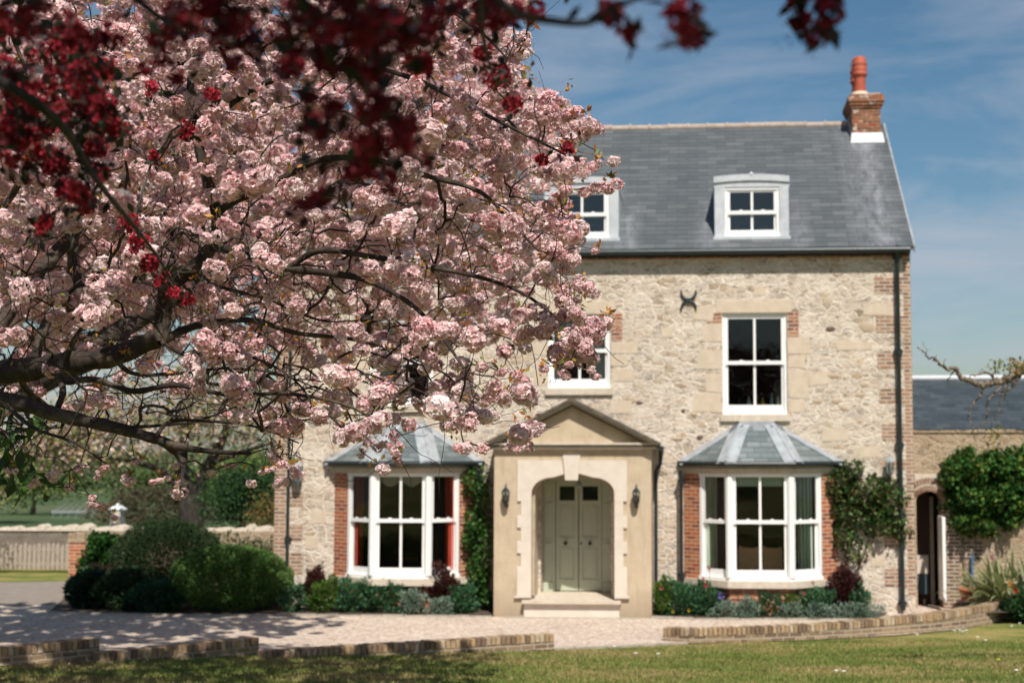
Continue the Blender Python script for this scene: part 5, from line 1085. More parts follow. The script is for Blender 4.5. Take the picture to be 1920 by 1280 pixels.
sp_ = shade[rng.integers(0, len(shade), 13000)] + rng.normal(size=(13000, 3))*.22; v2 = leaves(sp_, .13, pal([(.05, .03, .018), (.035, .05, .015)], 13000, rng), rng=rng, aspect=.6)
v, f, c = cat([v1, v2]); npmesh('leaves', v, f, M['leaf'], crab, c)
# ------------------------------------------------------------------ shrubs and beds
rng = np.random.default_rng(33)
def bush(name, c, rad, n, size, cols, label, cat_, matk='leafmatte', group=None, lump=.12, aspect=.45, stems=True, shell=.35, up=(0, 0, .3), core=True):
    e = empty(name, (c[0], c[1], gz(c[1])), label, cat_, group); p, d = blob_pts(c, rad, int(n*1.35), rng, shell, lump, ground=.02)
    if n > 2500 and shell < .5: p2, d2 = blob_pts(c, np.array(rad)*.8, n//2, rng, .5, lump, ground=.02); p = np.concatenate([p, p2]); d = np.concatenate([d, d2])
    v, f, cl = leaves(p, size, pal(cols, len(p), rng, .35), d, .8, aspect, rng, up=up); npmesh('foliage', v, f, M[matk], e, cl)
    if stems:
        ss = []
        for i in range(9):
            t = p[rng.integers(len(p))]; b = np.array([c[0] + rng.normal()*rad[0]*.12, c[1] + rng.normal()*rad[1]*.12, .0]); q = catmull([b, b*.5 + t*.5 + [0, 0, .05], b*.12 + t*.88], 4); ss.append((q, list(np.linspace(.018, .004, len(q)))))
        tubes('stem', ss, M['bark_dark'], e)
    return e
GD = [(.022, .045, .018), (.030, .058, .020), (.042, .068, .024)]
GM = [(.035, .10, .025), (.055, .135, .03), (.09, .175, .04), (.16, .22, .055)]
def BC(px0, px1, pyt, pyb, Y, dy=None):
    a, b = PX(px0, Y), PX(px1, Y); zt, zb = PZ(pyt, Y), max(0, PZ(pyb, Y)); return ((a+b)/2, Y, (zt+zb)/2 - .05), ((b-a)/2, dy or (b-a)/2.3, (zt-zb)/2 + .06)
c_, r_ = BC(222, 418, 980, 1105, 29.2); bush('clipped_shrub', c_, r_, 17000, .06, GD, 'large very dark green clipped dome shrub behind the brighter dome', 'shrub', lump=.05, aspect=.4)
c_, r_ = BC(330, 546, 1030, 1142, 27.6); bush('clipped_shrub', c_, r_, 24000, .052, GM, 'bright green clipped dome shrub against the left corner of the house', 'shrub', lump=.045, aspect=.4)
for (a, b, t, bo, Y, n, cols, lb, m, sz) in (
    (190, 300, 1072, 1140, 27.4, 6500, GD + [(.03, .065, .03)], 'low dark green shrub in front of the darkest dome', 'leafmatte', .07),
    (140, 205, 1085, 1135, 27.6, 3000, [(.04, .08, .045), (.03, .06, .03), (.02, .05, .03)], 'loose spiky blue green plant at the left end of the bed', 'leaf', .13),
    (250, 340, 1095, 1142, 27.0, 3500, [(.02, .06, .035), (.03, .075, .04)], 'low blue green cushion plant before the dome shrubs', 'leafmatte', .06),
    (300, 350, 1105, 1142, 27.1, 1800, GM[:2], 'small rounded plant tucked at the foot of the bright dome shrub', 'leafmatte', .06)):
    c_, r_ = BC(a, b, t, bo, Y); bush('shrub', c_, r_, n, sz, cols, lb, 'shrub', m, lump=.2)
GB = [(.045, .13, .06), (.065, .17, .075), (.035, .10, .045), (.10, .20, .085)]; GG = [(.16, .22, .17), (.22, .29, .22), (.11, .17, .12)]; GY = [(.05, .12, .02), (.09, .17, .03), (.14, .2, .04)]; BU = [(.05, .014, .014), (.08, .022, .018), (.035, .012, .012), (.10, .04, .025)]
beds = [(534, 588, 1110, 1141, GB, .07), (585, 640, 1098, 1141, GY, .08), (640, 690, 1100, 1141, GB, .08), (690, 735, 1095, 1140, GB, .09), (730, 785, 1100, 1141, GB, .08), (755, 800, 1118, 1143, GG, .05), (845, 890, 1108, 1142, GB, .08), (805, 850, 1130, 1145, GG, .05),
        (1228, 1256, 1098, 1146, GY, .08), (1248, 1300, 1098, 1148, GB, .08), (1290, 1350, 1106, 1148, GB, .08), (1335, 1382, 1132, 1152, GG, .05), (1380, 1420, 1128, 1152, GG, .05), (1408, 1470, 1112, 1150, GB, .07), (1465, 1500, 1118, 1150, GY, .07), (1460, 1500, 1136, 1155, GG, .05), (1500, 1560, 1112, 1150, GB, .08), (1505, 1560, 1136, 1156, GG, .05), (1590, 1622, 1105, 1145, GB, .07), (1560, 1650, 1134, 1158, GG, .045)]
ORD = ['first', 'second', 'third', 'fourth', 'fifth', 'sixth', 'seventh', 'eighth', 'ninth', 'tenth', 'eleventh', 'twelfth', 'thirteenth', 'fourteenth']
cntg = {}
for (a, b, t, bo, cols, sz) in beds:
    left = a < 1000; kd = {id(GB): 'leafy green', id(GG): 'silver grey', id(GY): 'yellow green'}[id(cols)]
    k_ = (left, kd); cntg[k_] = cntg.get(k_, 0) + 1
    Y = 27.35 if cols is not GG else 27.0
    c_, r_ = BC(a, b, t - 4, bo, Y, .32 if cols is not GG else .25)
    bush('bedding_plant', c_, r_, int(18 * (b - a) * (bo - t) / 30) + 500, sz, cols, '%s clump, %s of its colour from the left, below the %s bay' % (kd, ORD[cntg[k_]-1], 'left' if left else 'right'), 'plant', 'leafmatte' if cols is GG else 'leaf', 'bedding plants along the house front', .35, .4, stems=False, up=(0, 0, .8))
for (a, b, t, bo, lb) in ((800, 855, 1066, 1135, 'dark burgundy leaved shrub in front of the left bay window'), (578, 610, 1072, 1118, 'small thin burgundy plant on the stone left of the left bay'), (1555, 1608, 1070, 1130, 'dark burgundy leaved shrub at the foot of the climbing rose')):
    c_, r_ = BC(a, b, t, bo, 27.45, .28); bush('burgundy_shrub', c_, r_, 1500 if b - a < 40 else 3200, .07, BU, lb, 'shrub', 'leaf', lump=.3, shell=.8, up=(0, 0, .7))
# flowers in the beds
def flower(px, py, Y, col, label, r=.03, name='flower'):
    p = P(px, py, Y); e = empty(name, (p.x, p.y, 0), label, 'flower', 'flowers in the beds'); s = MB(); s.tube([(p.x, p.y, .02), (p.x + .01, p.y, p.z*.5), (p.x, p.y, p.z)], .005, 5); s.build('stem', M['stemgreen'], e)
    v, t = five[0]; vv = v * r * 1.4 + np.array(p); cc = np.tile(np.array(col), (len(v), 1)) * RNG.uniform(.7, 1.1, (len(v), 1)); npmesh('bloom', vv, np.arange(len(vv)).reshape(-1, 4), M['flower_red'], e, cc)
M['stemgreen'] = mat('stem_green', (.05, .10, .03), .6)
for a in ((1330, 1064, 27.2, (.5, .06, .16), 'pink flower standing over the left pane of the right bay', .035), (1320, 1085, 27.2, (.5, .05, .10), 'red flower left below the right bay sill', .03), (1324, 1097, 27.1, (.6, .05, .08), 'red flower low under the left end of the right bay sill', .035), (1352, 1117, 27.0, (.22, .18, .5), 'violet flower in the bed under the right bay', .055),
          (1525, 1092, 27.2, (.6, .14, .14), 'coral flower under the right end of the right bay sill', .03), (1508, 1112, 27.1, (.55, .15, .12), 'coral flower low in the right part of the bed', .03), (1425, 1092, 27.2, (.45, .12, .12), 'dusky pink flower under the middle of the right bay', .025), (1240, 1102, 27.1, (.6, .2, .22), 'salmon flower beside the porch corner', .035),
          (650, 1098, 27.2, (.8, .28, .02), 'orange flower under the left bay window sill', .032), (660, 1108, 27.1, (.7, .35, .22), 'peach flower low under the left bay window', .032), (1292, 1144, 26.95, (.7, .5, .03), 'yellow flower at the kerb left of the right bay', .025), (1262, 1146, 26.95, (.7, .5, .03), 'yellow flower at the kerb nearest the porch', .025)):
    flower(a[0], a[1], a[2], a[3], a[4], a[5])
# grassy upright plants below right bay
def blades(name, c, n, ln, spread, cols, label, cat_, wd=.02, droop=.5, stripe=None, lean=(0, 0)):
    e = empty(name, (c[0], c[1], c[2]), label, cat_); Vv = []; Ff = []; Cc2 = []; o = 0
    for i in range(n):
        a = rng.uniform(0, 6.283); el = rng.uniform(.25, 1.35); l = ln * rng.uniform(.6, 1.1); d = np.array([math.cos(a)*math.cos(el) + lean[0], math.sin(a)*math.cos(el) + lean[1], math.sin(el)]); d /= np.linalg.norm(d)
        p = np.array(c) + [rng.normal()*spread, rng.normal()*spread, 0]; s = np.cross(d, [0, 0, 1]); s /= np.linalg.norm(s) + 1e-6; col = np.array(cols[rng.integers(len(cols))]) * rng.uniform(.8, 1.2); K = 9
        for k_ in range(K):
            u = k_/(K-1); w_ = wd * (1 - u**2.2) * (.6 + .8*min(u*3, .5)) + .001; nx = np.cross(s, d); 
            for q_, sc_ in ((-1, 1.0), (0, 1), (1, 1.0)): Vv.append(p + s*w_*q_ + nx*(.25*w_ if q_ == 0 else 0)); Cc2.append(col if q_ == 0 or stripe is None else np.array(stripe) * rng.uniform(.95, 1.05))
            if k_ < K-1: Ff += [(o+k_*3, o+k_*3+1, o+k_*3+4, o+k_*3+3), (o+k_*3+1, o+k_*3+2, o+k_*3+5, o+k_*3+4)]
            p = p + d*l/(K-1); d = d + np.array([0, 0, -droop/(K-1)*2*u]); d /= np.linalg.norm(d)
        o += K*3
    npmesh('blades', np.array(Vv), np.array(Ff), M['leaf'], e, np.array(Cc2)); return e
blades('sword_leaf_plant', (PX(1390, 27.3), 27.3, .05), 40, .55, .08, [(.06, .09, .04), (.05, .05, .03)], 'spiky dark sword leaved plant below the right bay centre', 'plant', .014, .3)
blades('phormium', (PX(1872, 27.5), 27.5, .24), 150, 1.15, .15, [(.10, .16, .04), (.16, .20, .07)], 'striped cream and green sword leaved phormium arching out of the curved planter', 'plant', .040, 1.3, (.44, .43, .22), (-.45, -.2))
blades('phormium', (PX(1925, 27.6), 27.6, .22), 80, 1.25, .2, [(.05, .08, .03), (.08, .11, .04)], 'darker upright phormium at the right edge behind the brick planter', 'plant', .03, .6, (.25, .26, .13))
bush('shrub', (PX(1925, 27.0), 26.9, .25), (.42, .35, .32), 2600, .10, [(.03, .08, .03), (.05, .11, .03)], 'leafy green flowering plant beyond the curved wall at the right edge', 'shrub', 'leaf', lump=.3)
for a in ((1895, 1093, 26.8, (.75, .25, .02), 'orange flower at the right edge above the curved wall', .045), (1905, 1106, 26.8, (.55, .04, .02), 'red flower lowest at the right edge above the curved wall', .045), (1887, 1088, 26.8, (.7, .62, .4), 'cream flower left of the orange one at the right edge', .04), (1904, 1089, 26.8, (.7, .62, .4), 'cream flower right of the orange one at the right edge', .04), (1862, 1044, 28.6, (.7, .2, .4), 'pink flower against the wing wall behind the phormium', .045)):
    flower(a[0], a[1], a[2], a[3], a[4], a[5])
# terracotta pot + blue tool
c = P(1815, 1090, 28.6); e = empty('plant_pot', (c.x, 28.6, .0), 'orange terracotta pot standing by the passage beside the phormium', 'plant pot'); s = MB(); s.lathe((c.x, 28.6, .12), [(.12, 0), (.16, .27), (.185, .28), (.19, .34), (.165, .345), (.15, .30)], 16); s.build('pot_body', M['terra'], e)
s = MB(); s.lathe((c.x, 28.6, .0), [(.14, 0), (.14, .119)], 12); s.build('pot_foot', M['brick_dark'], e)
c = P(1824, 1052, 28.85); e = empty('garden_tool', (c.x, 28.85, 0), 'blue handled garden tool leaning on the wing wall', 'garden tool'); s = MB(); s.tube([(c.x - .05, 28.7, .1), (c.x, 28.9, PZ(1036, 28.9))], .022, 8); s.build('handle', mat('blue_plastic', (.02, .12, .28), .5), e)
# ------------------------------------------------------------------ climbers on the walls
def climber(label, cat_, regions, n, size, cols, Y, dep, stems, matk='leaf', name='climbing_plant', up=(0, -.5, -.2)):
    e = empty(name, (PX(stems[0][0][0], Y), Y - .1, 0), label, cat_); pts = []
    tot = sum(r[4] for r in regions)
    for (cx, cy, rx, ry, wt) in regions:
        k = int(n * wt / tot); r = np.sqrt(rng.random(k)); a = rng.uniform(0, 6.283, k)
        ph_ = rng.uniform(0, 6.28, 3); r = r * (1 + .16*np.sin(3*a + ph_[0]) + .12*np.sin(7*a + ph_[1]) + .10*np.sin(13*a + ph_[2]))
        for ri, ai in zip(r, a): pts.append(np.array(P(cx + rx*ri*math.cos(ai) + rng.normal()*2, cy + ry*ri*math.sin(ai) + rng.normal()*2, Y - dep * (1 - ri**2) * rng.random() - .03)))
    pts = np.array(pts); v, f, cl = leaves(pts, size, pal(cols, len(pts), rng, .4), np.tile([0, -1., 0], (len(pts), 1)), 1.1, .6, rng, up=up); npmesh('foliage', v, f, M[matk], e, cl)
    lims = []
    for st_ in stems:
        q = catmull([PV(x, y, Y - .07 - .02*math.sin(x)) for x, y in st_], 5); lims.append((q, list(np.linspace(.022, .008, len(q)))))
    tubes('stem', grow(lims, pts[::55], rng, r_tip=.003, sag=.03, seg=.1), M['bark_grey'], e)
ROSE = [(.035, .085, .022), (.055, .12, .03), (.085, .15, .04), (.16, .21, .07), (.12, .09, .035)]
climber('climbing rose with glossy leaves on the wall right of the right bay window', 'climber', [(1570, 905, 32, 34, 2), (1598, 880, 22, 22, 1), (1620, 925, 55, 34, 4), (1668, 935, 32, 36, 2), (1585, 955, 32, 32, 2), (1655, 980, 38, 26, 2), (1690, 985, 18, 26, .6), (1580, 1000, 22, 26, 1), (1605, 1030, 22, 30, .7), (1628, 965, 40, 30, 1.4)], 3300, .10, ROSE, Y0, .35, [[(1596, 1120), (1590, 1060), (1578, 1000), (1572, 930)], [(1600, 1120), (1612, 1060), (1630, 1010), (1640, 950), (1670, 940)]])
climber('leafy green climber on the strip between left bay and porch', 'climber', [(885, 905, 18, 30, 1), (905, 930, 16, 50, 1.6), (888, 985, 18, 40, 1.6), (908, 1030, 17, 60, 2), (895, 1080, 20, 50, 2), (912, 1120, 14, 22, .8), (878, 1010, 14, 26, .7)], 3000, .085, [(.03, .09, .02), (.06, .15, .03), (.10, .20, .045)], Y0 - .12, .35, [[(905, 1135), (900, 1060), (905, 980), (895, 900)], [(896, 1135), (890, 1060), (885, 960)]])
climber('broad dense green climber covering the stone wing wall beside the passage', 'climber', [(1790, 890, 26, 40, 2), (1830, 880, 50, 36, 4), (1880, 870, 50, 34, 4), (1835, 930, 62, 40, 6), (1890, 930, 50, 50, 4), (1950, 900, 60, 60, 3), (1815, 975, 34, 24, 1.4), (1850, 985, 20, 20, .7), (1895, 975, 16, 14, .4)], 7200, .125, [(.025, .085, .022), (.045, .13, .028), (.075, .17, .035), (.06, .15, .03), (.19, .25, .05)], YW, .5, [[(1815, 1130), (1822, 1060), (1830, 1000), (1835, 930)], [(1870, 1120), (1872, 1040), (1865, 980), (1880, 900)], [(1812, 1130), (1810, 1060), (1802, 1000), (1795, 900)]], name='wall_climber')
climber('small bright green climber over the garden wall left of the dark dome', 'climber', [(195, 1012, 28, 16, 2), (180, 1030, 14, 22, 1), (200, 1040, 16, 16, .6), (160, 1060, 12, 26, .6), (170, 1090, 14, 20, .5)], 2200, .10, [(.03, .10, .02), (.05, .14, .025), (.02, .07, .015)], 30.9, .35, [[(172, 1105), (176, 1060), (188, 1015)], [(165, 1105), (160, 1075), (158, 1050)]])
# ------------------------------------------------------------------ lanterns
M['lampglass'] = glassmat('lantern_glass', (.8, .85, .85), 1.6); M['greymetal'] = mottled('grey_metal', (.22,.25,.26), (.32,.35,.36), 10, .45, .1, .002)
M['bulb'] = mat('frosted_bulb', (.85, .66, .42), .4)
def lantern(px, py, Y, s, label, m='black'):
    p = P(px, py, Y); e = empty('wall_lantern', (p.x, Y, p.z), label, 'lantern'); b = MB(); yl = Y - .13*s
    b.box(p.x - .035*s, p.x + .035*s, Y - .02, Y - .001, p.z - .19*s, p.z + .02*s); b.tube([(p.x, Y - .02, p.z - .15*s), (p.x, Y - .08*s, p.z - .19*s), (p.x, yl, p.z - .15*s)], .012*s, 6)
    b.lathe((p.x, yl, p.z - .16*s), [(0, 0), (.03*s, .02*s), (.055*s, .05*s), (.06*s, .06*s)], 6, False); b.lathe((p.x, yl, p.z + .08*s), [(.085*s, 0), (.06*s, .045*s), (.025*s, .075*s), (.012*s, .10*s), (.02*s, .12*s), (0, .15*s)], 6, False)
    for j in range(6):
        a = 2*math.pi*(j+.5)/6; b.tube([(p.x + .055*s*math.cos(a), yl + .055*s*math.sin(a), p.z - .10*s), (p.x + .075*s*math.cos(a), yl + .075*s*math.sin(a), p.z + .08*s)], .007*s, 4)
    b.build('lantern_body', M[m], e); g = MB(); g.lathe((p.x, yl, p.z - .10*s), [(.053*s, 0), (.073*s, .18*s)], 6, False); g.build('lantern_glass', M['lampglass'], e)
    u = MB(); u.lathe((p.x, yl, p.z - .08*s), [(.012*s, 0), (.02*s, .03*s), (.022*s, .07*s), (.01*s, .10*s), (0, .11*s)], 10); u.build('bulb', M['bulb'], e)
lantern(950, 930, YP, 1.05, 'black lantern on the porch front left of the arch'); lantern(1193.5, 931, YP, 1.05, 'black lantern on the porch front right of the arch')
lantern(1667, 874, Y0, 1.15, 'grey metal lantern with visible bulb on the house above the climbing rose', 'greymetal')
lantern(562, 885, Y0, 1.5, 'grey metal lantern beside the left downpipe of the house', 'greymetal')
p = P(1086, 903, Y0 - .2); e = empty('hanging_lantern', (p.x, Y0 - .2, p.z), 'small lantern hanging from the porch ceiling in front of the green door', 'lantern'); b = MB(); b.tube([(p.x, Y0 - .2, zc - .2), (p.x, Y0 - .2, p.z)], .006, 5); b.lathe((p.x, Y0 - .2, p.z - .13), [(.0, 0), (.05, .02), (.06, .10), (.03, .13), (0, .14)], 8); b.build('lantern_body', M['greymetal'], e)
# ------------------------------------------------------------------ curtains and furniture behind the glass
def curtain(x0, x1, z0, z1, Y, m, label, tie=None, folds=7, mtx=None):
    n = folds * 6; K = 12; V_ = []; 
    for k_ in range(K + 1):
        v = k_/K; z = z0 + (z1-z0)*v
        wv = 1.0 if tie is None else 1 - .55*math.exp(-((v - tie[0])/.22)**2) if tie[1] else 1.
        for i in range(n+1):
            u = i/n; x = x0 + (x1-x0)*(u*wv if (tie and tie[1] > 0) else (1 - (1-u)*wv)); V_.append((x, Y + .03*math.sin(u*folds*6.283) + .01*math.sin(u*17 + v*5), z))
    F_ = [(k_*(n+1)+i, k_*(n+1)+i+1, (k_+1)*(n+1)+i+1, (k_+1)*(n+1)+i) for k_ in range(K) for i in range(n)]
    o = npmesh('curtain', V_, F_, m, smooth=True); return tag(o, label, 'curtain', 'curtains behind the windows')
M['c_green'] = mottled('sage_fabric', (.50,.60,.46), (.60,.68,.54), 5, .9, .2, .004); M['c_white'] = mottled('white_fabric', (.62,.66,.60), (.72,.74,.70), 5, .9, .2, .004); M['c_red'] = mottled('red_fabric', (.50,.06,.03), (.60,.09,.045), 5, .9, .2, .004); M['c_cream'] = mottled('cream_fabric', (.40,.36,.27), (.5,.46,.36), 5, .9, .2, .004)
Yc = Y0 + .22
w1 = WIN[1]; curtain(w1['x0'] + .08, w1['x0'] + .50, w1['z0'] + .1, w1['z1'], Yc, M['c_white'], 'pale tied back curtain at the left of the small middle upper window', (.35, 1)); curtain(w1['x1'] - .50, w1['x1'] - .08, w1['z0'] + .1, w1['z1'], Yc, M['c_white'], 'pale tied back curtain at the right of the small middle upper window', (.35, -1))
w0 = WIN[0]; curtain(w0['x0'] + .08, w0['x0'] + .45, w0['z0'] + .1, w0['z1'], Yc, M['c_white'], 'white curtain at the left of the upper window behind the blossom')
yb = YF + .42
def bcur(pa, pb, label, m, tie=None, za=zSill + .15, zb=zTop - .02, Y=yb): curtain(PX(pa, Y), PX(pb, Y), za, zb, Y, m, label, tie, 4)
bcur(1324, 1344, 'sage green curtain left in the right bay window', M['c_green']); bcur(1494, 1521, 'sage green curtain right in the right bay window', M['c_green'])
bcur(668, 683, 'red curtain left in the left bay window', M['c_red']); bcur(836, 852, 'red curtain right in the left bay window', M['c_red'])
def blind(a, b, py, label, m, scal=0):
    Y = YF + .16; x0, x1 = PX(a, Y), PX(b, Y); n = 24; V_ = []
    for i in range(n+1): x = x0 + (x1-x0)*i/n; zz = PZ(py, Y) - (scal*abs(math.sin(math.pi*2*i/n)) if scal else 0); V_ += [(x, Y + .01*math.sin(i*1.3), zz), (x, Y, zTop - .01)]
    o = npmesh('blind', V_, [(2*i, 2*i+2, 2*i+3, 2*i+1) for i in range(n)], m, smooth=True); tag(o, label, 'blind', 'blinds behind the bay windows')
blind(1381, 1468, 911, 'sage green fabric blind rolled up at the top of the right bay window', M['c_green']); blind(712, 793, 900, 'cream scalloped valance at the top of the left bay window', M['c_cream'], .13)
M['leather'] = mottled('tan_leather', (.75,.36,.15), (.85,.44,.20), 6, .5, .2, .006)
e = empty('sofa', (PX(1425, Y0 + .6), Y0 + .6, 0), 'tan leather sofa seen from behind through the right bay window', 'sofa'); Ys = Y0 + .25
s = MB(); x0, x1 = PX(1380, Ys), PX(1468, Ys); zS = PZ(1034, Ys); s.slab([(x0, Ys, .1), (x1, Ys, .1), (x1 - .03, Ys, zS - .03), (x1 - .08, Ys, zS), (x0 + .08, Ys, zS), (x0 + .03, Ys, zS - .03)], (0, .25, 0)); s.build('backrest', M['leather'], e)
s = MB(); s.box(x0, x1, Ys + .251, Ys + .9, .1, .42); s.build('seat', M['leather'], e)
for (a, b) in ((x0 + .03, (x0+x1)/2 - .03), ((x0+x1)/2 + .03, x1 - .03)):
    cu = MB(); mx_ = (a+b)/2; cu.slab([(a, Ys + .04, zS - .02), (b, Ys + .04, zS - .02), (b - .02, Ys + .04, zS + .10), (mx_ + .1, Ys + .04, zS + .07), (mx_ - .1, Ys + .04, zS + .08), (a + .02, Ys + .04, zS + .13)], (0, .2, 0)); cu.build('cushion', M['leather'], e)
for (px, m, hh, lb) in ((1405, (.5, .55, .5), .16, 'small clear bottle on the left of the upper right window sill'), (1431, (.6, .38, .03), .12, 'yellow bottle on the upper right window sill'), (1448, (.25, .42, .42), .22, 'tall turquoise bottle on the upper right window sill'), (1460, (.6, .42, .34), .14, 'peach jar at the right end of the upper right window sill')):
    x = PX(px, Y0 + .2); e = empty('bottle', (x, Y0 + .2, WIN[2]['z0'] + .19), lb, 'bottle'); s = MB(); s.lathe((x, Y0 + .2, WIN[2]['z0'] + .19), [(.035, 0), (.037, hh*.55), (.015, hh*.75), (.015, hh*.98), (.0, hh)], 10); s.build('bottle_body', mat('bottle_glass', m, .2), e)
    s = MB(); s.lathe((x, Y0 + .2, WIN[2]['z0'] + .19 + hh), [(.018, 0), (.018, .02), (0, .022)], 8); s.build('stopper', M['wood'], e)
# ------------------------------------------------------------------ left background: garden walls, fence, trees
gwl = empty('garden_wall', (PX(300, 31), 31, 0), 'near rubble stone garden wall with brick pier running to the house', 'garden wall')
g = MB(); xa, xb = PX(166, 31.2), XL - .002; zt = PZ(1003, 31.2)
g.slab([(xa, 31.0, -.05), (xb, 31.0, -.05), (xb, 31.0, PZ(1000, 31)), ((xa+xb)/2, 31.0, zt + .03), (xa, 31.0, zt)], (0, .4, 0)); g.build('stonework', M['rubble2'], gwl)
g = MB(); g.box(PX(136, 31), PX(166, 31) - .001, 30.95, 31.4, -.05, PZ(1022, 31)); g.build('brick_pier', M['brick_bay'], gwl)
g = MB(); g.box(PX(134, 31), PX(166, 31) - .001, 30.93, 31.42, PZ(1022, 31) + .001, PZ(1004, 31)); g.build('pier_cap', M['rubble2'], gwl)
gwf = empty('garden_wall', (PX(100, 37), 37, 0), 'far long rubble garden wall with pale coping across the left background', 'garden wall')
M['wall_grey'] = mottled('shaded_grey_rubble', (.13,.105,.085), (.27,.22,.175), 4, .95, .9, .04, c3=(.36,.30,.24)); g = MB(); g.box(-34, PX(560, 37), 37, 37.4, -.05, PZ(1000, 37)); g.build('stonework', M['wall_grey'], gwf); g = MB(); xx = -34  # grey stone, darkened in colour for the shade behind the fence
while xx < PX(560, 37):
    w_ = random.uniform(.25, .55); zt_ = PZ(990, 37) + random.uniform(-.08, .02); g.slab([(xx, 36.96, PZ(1000, 37) + .001), (xx + w_ - .02, 36.96, PZ(1000, 37) + .001), (xx + w_ - .06, 36.98, zt_ - .03), (xx + w_*.5, 36.98, zt_ + random.uniform(-.02, .05)), (xx + .05, 36.98, zt_ - .02)], (0, .45, 0)); xx += w_
g.build('coping', M['sill'], gwf)
pf = empty('picket_fence', (PX(60, 36), 36, 0), 'weathered grey picket fence in front of the far garden wall', 'fence')
g = MB(); xx = -22.; x_e = PX(137, 36)
while xx < x_e:
    h_ = PZ(1024, 36) + random.uniform(-.03, .03); g.slab([(xx, 36, .08), (xx + .085, 36, .08), (xx + .085, 36, h_ - .05), (xx + .0425, 36, h_), (xx, 36, h_ - .05)], (0, .02, 0)); xx += .125
g.build('pickets', M['wood'], pf); g = MB(); g.box(-22, x_e, 36.021, 36.06, .18, .25); g.box(-22, x_e, 36.021, 36.06, PZ(1034, 36) - .05, PZ(1034, 36)); g.build('rails', M['wood'], pf)
for xp in (-21, -18.4, -15.9): g = MB(); g.box(xp, xp + .1, 36.061, 36.16, 0, PZ(1022, 36)); g.build('post', M['wood'], pf)
def bgtree(name, base, limbs_, crown, n, size, cols, label, rt=.006, matk='leafmatte', bark='bark_dark', r0=.2, nt=200, seg=.4, floor=1.0):
    e = empty(name, base, label, 'tree'); b = np.array(base, float); L_ = []
    for pts, ra, rb in limbs_: q = catmull([b if p is None else np.array(p, float) for p in pts], 5); L_.append((q, list(np.linspace(ra, rb, len(q)))))
    P_ = []
    for (c, r, wt) in crown:
        p, d = blob_pts(c, r, int(n*wt), rng, .9, .25); P_.append(p[p[:, 2] > floor])
    P_ = np.concatenate(P_); tg_ = P_[rng.integers(0, len(P_), nt)]
    tubes('trunk', grow(L_, tg_, rng, r_tip=rt, seg=seg, sag=.03, center=b), M[bark], e)
    cc = tg_[rng.integers(0, nt, len(P_))] ; pos = cc * .8 + P_ * .2 + rng.normal(size=P_.shape) * np.array([.25, .25, .2]); pos[::3] = P_[::3]
    v, f, c = leaves(pos, size, pal(cols, len(pos), rng, .3), rng=rng, aspect=.6); npmesh('crown', v, f, M[matk], e, c); return e
B1_ = P(358, 990, 44); zb1 = 0.
bx = B1_.x
bgtree('blossom_tree', (bx, 44, 0), [([None, (bx - .1, 44, 1.4), (bx - .35, 44, 2.6), (bx - .2, 44, 4.2)], .42, .10), ([(bx + .1, 44, .6), (bx + .25, 44, 2.0), (bx + .9, 44, 3.4), (bx + 1.4, 44, 4.6)], .30, .08), ([(bx, 44, 1.6), (bx - 1.2, 44, 2.6), (bx - 3, 43.6, 3.0)], .16, .04), ([(bx + .6, 44, 2.8), (bx + 1.6, 44, 3.1), (bx + 2.6, 44, 3.4)], .12, .03)],
       [((bx - 3.2, 44, 3.9), (2.8, 2.2, 1.5), .36), ((bx + .2, 44, 4.4), (3.2, 2.4, 1.9), .34), ((bx - 5, 44, 3.2), (2.2, 1.8, 1.1), .2), ((bx + 2.2, 44, 4.2), (1.4, 1.6, 1.2), .1)], 9500, .15, [(.52, .34, .25), (.60, .46, .38), (.42, .28, .18), (.16, .20, .06), (.25, .24, .08)], 'old peach blossom tree with a thick forked trunk beyond the garden wall', nt=240, floor=1.9)
bx = P(20, 1000, 38).x
bgtree('garden_tree', (bx - 2.6, 34.5, 0), [([None, (bx - 2.4, 34.5, .9), (bx - 1.4, 34.5, 1.5), (bx - .2, 34.5, 2.1), (bx + .7, 34.5, 2.6)], .16, .04), ([(bx - 1.9, 34.5, 1.2), (bx - 1.0, 34.4, 1.25), (bx + .2, 34.4, 1.5), (bx + 1.0, 34.4, 1.6)], .07, .02), ([(bx - 2.4, 34.5, .9), (bx - 2.6, 34.5, 2.0), (bx - 2, 34.5, 3)], .1, .03)],
       [((bx - .3, 34.5, 2.35), (1.7, 1.0, .65), .5), ((bx - 2.2, 34.5, 2.6), (1.6, 1.2, .8), .4), ((bx + .9, 34.6, 2.0), (.6, .5, .45), .1)], 5200, .075, [(.22, .20, .07), (.30, .22, .11), (.14, .17, .05), (.35, .26, .16)], 'small spreading olive brown tree in front of the far wall at the left edge', nt=170, seg=.25, bark='bark_grey', floor=1.2)
bx = P(455, 975, 42).x
bgtree('evergreen_tree', (bx, 42, 0), [([None, (bx, 42, 1.2), (bx + .1, 42, 2.4)], .14, .05)], [((bx - .3, 42, 1.6), (1.15, 1.0, .95), .55), ((bx + .7, 42, 2.0), (.7, .8, .8), .25), ((bx - .1, 42, 2.2), (.8, .7, .5), .2)], 9000, .09, [(.022, .06, .022), (.035, .085, .03), (.06, .12, .035), (.02, .05, .018)], 'dense dark green tree behind the wall close to the house corner', nt=90, floor=.4)
bx = P(505, 960, 39).x
bgtree('bronze_shrub', (bx, 39, 0), [([None, (bx, 39, 1.0), (bx + .05, 39, 1.9)], .05, .02)], [((bx, 39, 1.3), (.55, .5, .75), 1)], 1500, .08, [(.16, .10, .03), (.10, .12, .03), (.22, .15, .05)], 'thin bronze tipped shrub beside the house corner behind the wall', nt=60, floor=.5, seg=.2)
bx = P(290, 990, 60).x
